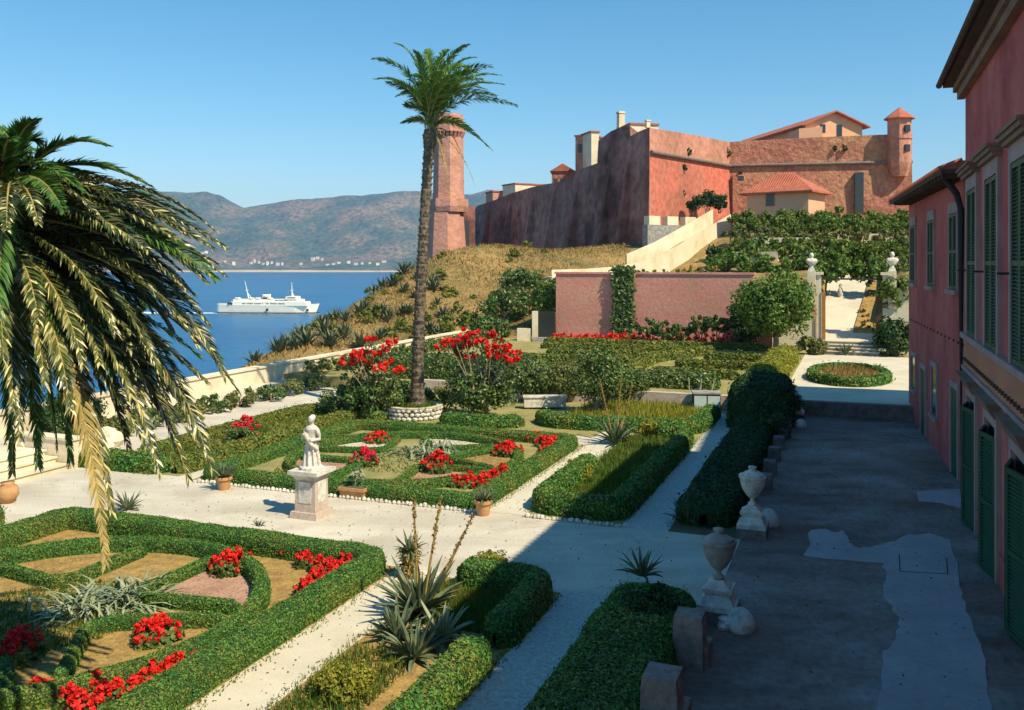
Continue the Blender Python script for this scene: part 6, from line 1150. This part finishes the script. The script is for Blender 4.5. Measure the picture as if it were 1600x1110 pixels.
# great date palm at the left edge, its trunk standing outside the view
pb = np.array((-9.6, 13.2, 0.0)); cr = np.array((-7.4, 13.2, 8.05)); t = thing('palm_tree', pb, 'great date palm drooping its fronds over the left edge of the parterre', 'palm')
mb = MB(); zs = np.linspace(0, 7.9, 60); mb.tube(np.c_[pb[0]+(cr[0]-pb[0])*(zs/7.9)**2.6, np.full(60, 13.2), zs], (0.42+0.03*(np.arange(60) % 2))*np.interp(zs, [0, 0.6, 7, 7.9], [1.25, 1, 1, 1.2]), 14); mb.build('trunk', 'palm_bark', t)
big = [((56, 188), (20, 230), 12.6, 'palm_green'), ((166, 228), (75, 225), 12.8, 'palm_green'), ((233, 290), (110, 250), 13.0, 'palm_green'), ((150, 320), (70, 270), 14.4, 'palm_green'), ((130, 300), (60, 265), 12.2, 'palm_green'), ((60, 240), (30, 240), 15.4, 'palm_green'), ((20, 220), (5, 230), 11.6, 'palm_green'), ((100, 330), (60, 280), 11.2, 'palm_green'), ((160, 345), (80, 280), 11.8, 'palm_olive'), ((200, 350), (100, 280), 13.8, 'palm_green'), ((60, 350), (40, 290), 10.8, 'palm_olive'), ((-30, 230), (-20, 240), 12.6, 'palm_green'), ((10, 360), (10, 290), 10.4, 'palm_olive'), ((335, 360), (200, 270), 12.6, 'palm_olive'), ((268, 392), (150, 300), 13.4, 'palm_olive'), ((352, 432), (190, 330), 12.4, 'palm_olive'), ((340, 412), (150, 340), 13.6, 'palm_olive'),
       ((352, 590), (250, 380), 12.6, 'palm_olive'), ((372, 612), (230, 420), 13.2, 'palm_olive'), ((345, 560), (190, 400), 14.2, 'palm_green'), ((332, 735), (235, 440), 12.0, 'palm_olive'), ((295, 752), (200, 450), 12.6, 'palm_olive'), ((250, 742), (175, 440), 11.7, 'palm_olive'), ((310, 690), (180, 420), 13.2, 'palm_olive'), ((165, 884), (130, 470), 11.0, 'palm_straw'), ((175, 800), (120, 470), 11.6, 'palm_olive'),
       ((205, 620), (120, 400), 11.6, 'palm_olive'), ((240, 560), (140, 380), 11.8, 'palm_olive'), ((290, 500), (150, 360), 12.0, 'palm_olive'), ((300, 470), (160, 340), 13.2, 'palm_olive'), ((110, 720), (90, 450), 12.0, 'palm_green'), ((60, 730), (50, 450), 12.2, 'palm_green'), ((20, 740), (20, 460), 12.4, 'palm_green'), ((90, 700), (70, 440), 13.6, 'palm_green'), ((150, 690), (110, 440), 13.8, 'palm_green'),
       ((250, 640), (160, 420), 12.9, 'palm_olive'), ((130, 570), (80, 400), 11.3, 'palm_olive'), ((70, 600), (50, 420), 11.2, 'palm_olive'), ((20, 640), (20, 430), 11.2, 'palm_olive'), ((200, 700), (140, 440), 13.0, 'palm_olive'), ((180, 520), (110, 380), 11.4, 'palm_olive'), ((60, 500), (40, 390), 10.9, 'palm_olive'), ((110, 640), (80, 430), 11.0, 'palm_olive'), ((30, 690), (30, 450), 11.5, 'palm_olive'), ((60, 225), (30, 230), 13.8, 'palm_green'), ((20, 205), (-10, 220), 14.5, 'palm_green'),
       ((5, 560), (0, 420), 10.8, 'palm_olive'), ((160, 610), (100, 420), 12.4, 'palm_olive'), ((220, 480), (120, 360), 13.8, 'palm_green'), ((120, 460), (70, 360), 14.0, 'palm_green'), ((40, 560), (30, 410), 13.6, 'palm_green'), ((275, 690), (190, 430), 13.6, 'palm_green'), ((80, 640), (60, 430), 14.2, 'palm_green'), ((10, 640), (10, 430), 14.0, 'palm_green'), ((180, 640), (110, 420), 14.3, 'palm_green')]
def org(py): return D(10-60*min(1, max(0, (py-380)/200)), 300+115*min(1, max(0, (py-380)/250)), 13.2)
for i, (tip, ct, d, m_) in enumerate(big):
    T_ = D(*tip, d); C_ = D(ct[0], ct[1]-30, (d+13.2)/2); frond(t, org(tip[1])+RNG.normal(0, 0.12, 3), C_, T_, (0.36 if tip[1] < 440 else 0.44), 150, 0.03, m_, droop=0.22 if m_ == 'palm_green' else 0.42, roll=RNG.normal(0, 0.35), cone=0.6, r0=0.035)
for i in range(52):                                   # inner fronds filling the crown's near side
    th_ = RNG.uniform(-0.06, 1.0); r_ = RNG.uniform(230, 360)*(1+0.2*max(0, th_-0.5)); px = 5+r_*math.cos(th_); py = 345+r_*math.sin(th_)*1.05; d = RNG.uniform(11.2, 14.8)
    T_ = D(px, py, d); C_ = D(5+r_*0.6*math.cos(th_-0.35), 335+r_*0.6*math.sin(th_-0.35), (d+13.2)/2); m_ = ('palm_olive', 'palm_green', 'palm_olive', 'palm_olive')[i % 4]
    frond(t, org(py)+RNG.normal(0, 0.15, 3), C_, T_, 0.42, 125, 0.03, m_, droop=0.4, roll=RNG.normal(0, 0.4), cone=0.6, r0=0.03)
for i in range(44):                                   # lower fronds sweeping outwards from under the crown
    px = RNG.uniform(50, 335); py = min(745, 440+px*RNG.uniform(0.3, 0.95)+RNG.uniform(0, 50)); d = RNG.uniform(11.4, 14.6); s0 = D(RNG.uniform(-70, -30), RNG.uniform(370, 470), 13.2)
    C_ = D(px*0.55-10, (410+py)/2-RNG.uniform(55, 95), (d+13.2)/2); frond(t, s0, C_, D(px, py, d), 0.38, 115, 0.028, ('palm_olive', 'palm_olive', 'palm_green')[i % 3], droop=0.35, roll=RNG.normal(0, 0.4), cone=0.6, r0=0.03)
for i in range(26):                                   # fronds on the far and outer sides
    a = RNG.uniform(R(110), R(300)); e = RNG.uniform(-0.6, 0.45); L_ = RNG.uniform(2.8, 3.6); T_ = cr+np.array((math.cos(a)*L_*math.cos(e*0.6), math.sin(a)*L_*math.cos(e*0.6), L_*(e-0.35)))
    frond(t, cr, (cr+T_)/2+np.array((0, 0, 1.1)), T_, 0.5, 60, 0.03, 'palm_olive' if i % 2 else 'palm_green', roll=RNG.normal(0, 0.3), cone=0.6)
# dark shrub mass below the great palm, by the steps
shrub('flowering_bush', (*W(18.0, -27.2)[:2], 1.5), (1.9, 1.7, 1.5), 4200, 0.12, 'dark bush behind the seaward steps under the great palm', 'dark_leaf', z0=0.0, nclump=50)
shrub('flowering_bush', (*W(26.3, -28.6)[:2], 1.1), (1.6, 1.6, 1.1), 3200, 0.12, 'dark bush between the seaward steps and the shrub row', 'dark_leaf', z0=0.0, nclump=40)
q = D(228, 455, 62); tree((q[0]-0.4, q[1]), -4.0, 9.6, (0.7, 0.7, 1.2), 500, 0.2, 'slim dark conifer tip rising beyond the parapet', 'dark_leaf', trunk=0.1, nclump=14)

def litter(poly, n, size, label, m_='litter', z=0.016):
    P = scatter(poly, n); P[:, 2] = z+0.01; mb = MB(); mb.leaves(P, np.tile((0, 0, 1.0), (len(P), 1)), size, 0, 1.6, 0.35); mb.build('leaf_litter', m_, kind='stuff', label=label, cat='litter')
litter(UVpoly([(18.3, -24), (23.2, -24), (23.2, -2.8), (18.3, -2.8)]), 900, 0.045, 'dry leaves scattered over the pale plaza')
litter(UVpoly([(8, -9.8), (18.2, -9.8), (18.2, -8.6), (8, -8.6)]), 500, 0.04, 'dry leaves scattered on the near pale path')
litter(UVpoly([(23.3, -9.8), (36, -9.8), (36, -8.6), (23.3, -8.6)]), 500, 0.05, 'dry leaves scattered on the far pale path')
litter(UVpoly([(8, -2.7), (43, -2.7), (43, 2.8), (8, 2.8)]), 1100, 0.05, 'dry leaves scattered over the shaded terrace', z=0.03)
for (u0, u1, v_) in ((8.0, 18.0, -9.72), (23.5, 33, -9.72), (8, 18, -8.66), (23.5, 35, -8.66), (8, 18, -5.85), (23.5, 36, -5.85), (8, 18, -4.6), (23.5, 38, -4.62)):
    P = np.array([W(u, v_+RNG.normal(0, 0.07)) for u in RNG.uniform(u0, u1, 500)]); P[:, 2] = 0.012; mb = MB(); mb.blades(P, 0.07, 0.025); mb.build('edge_weeds', 'grass_blade', kind='stuff', label='thin weeds straggling along the edge of a garden path', cat='weeds')
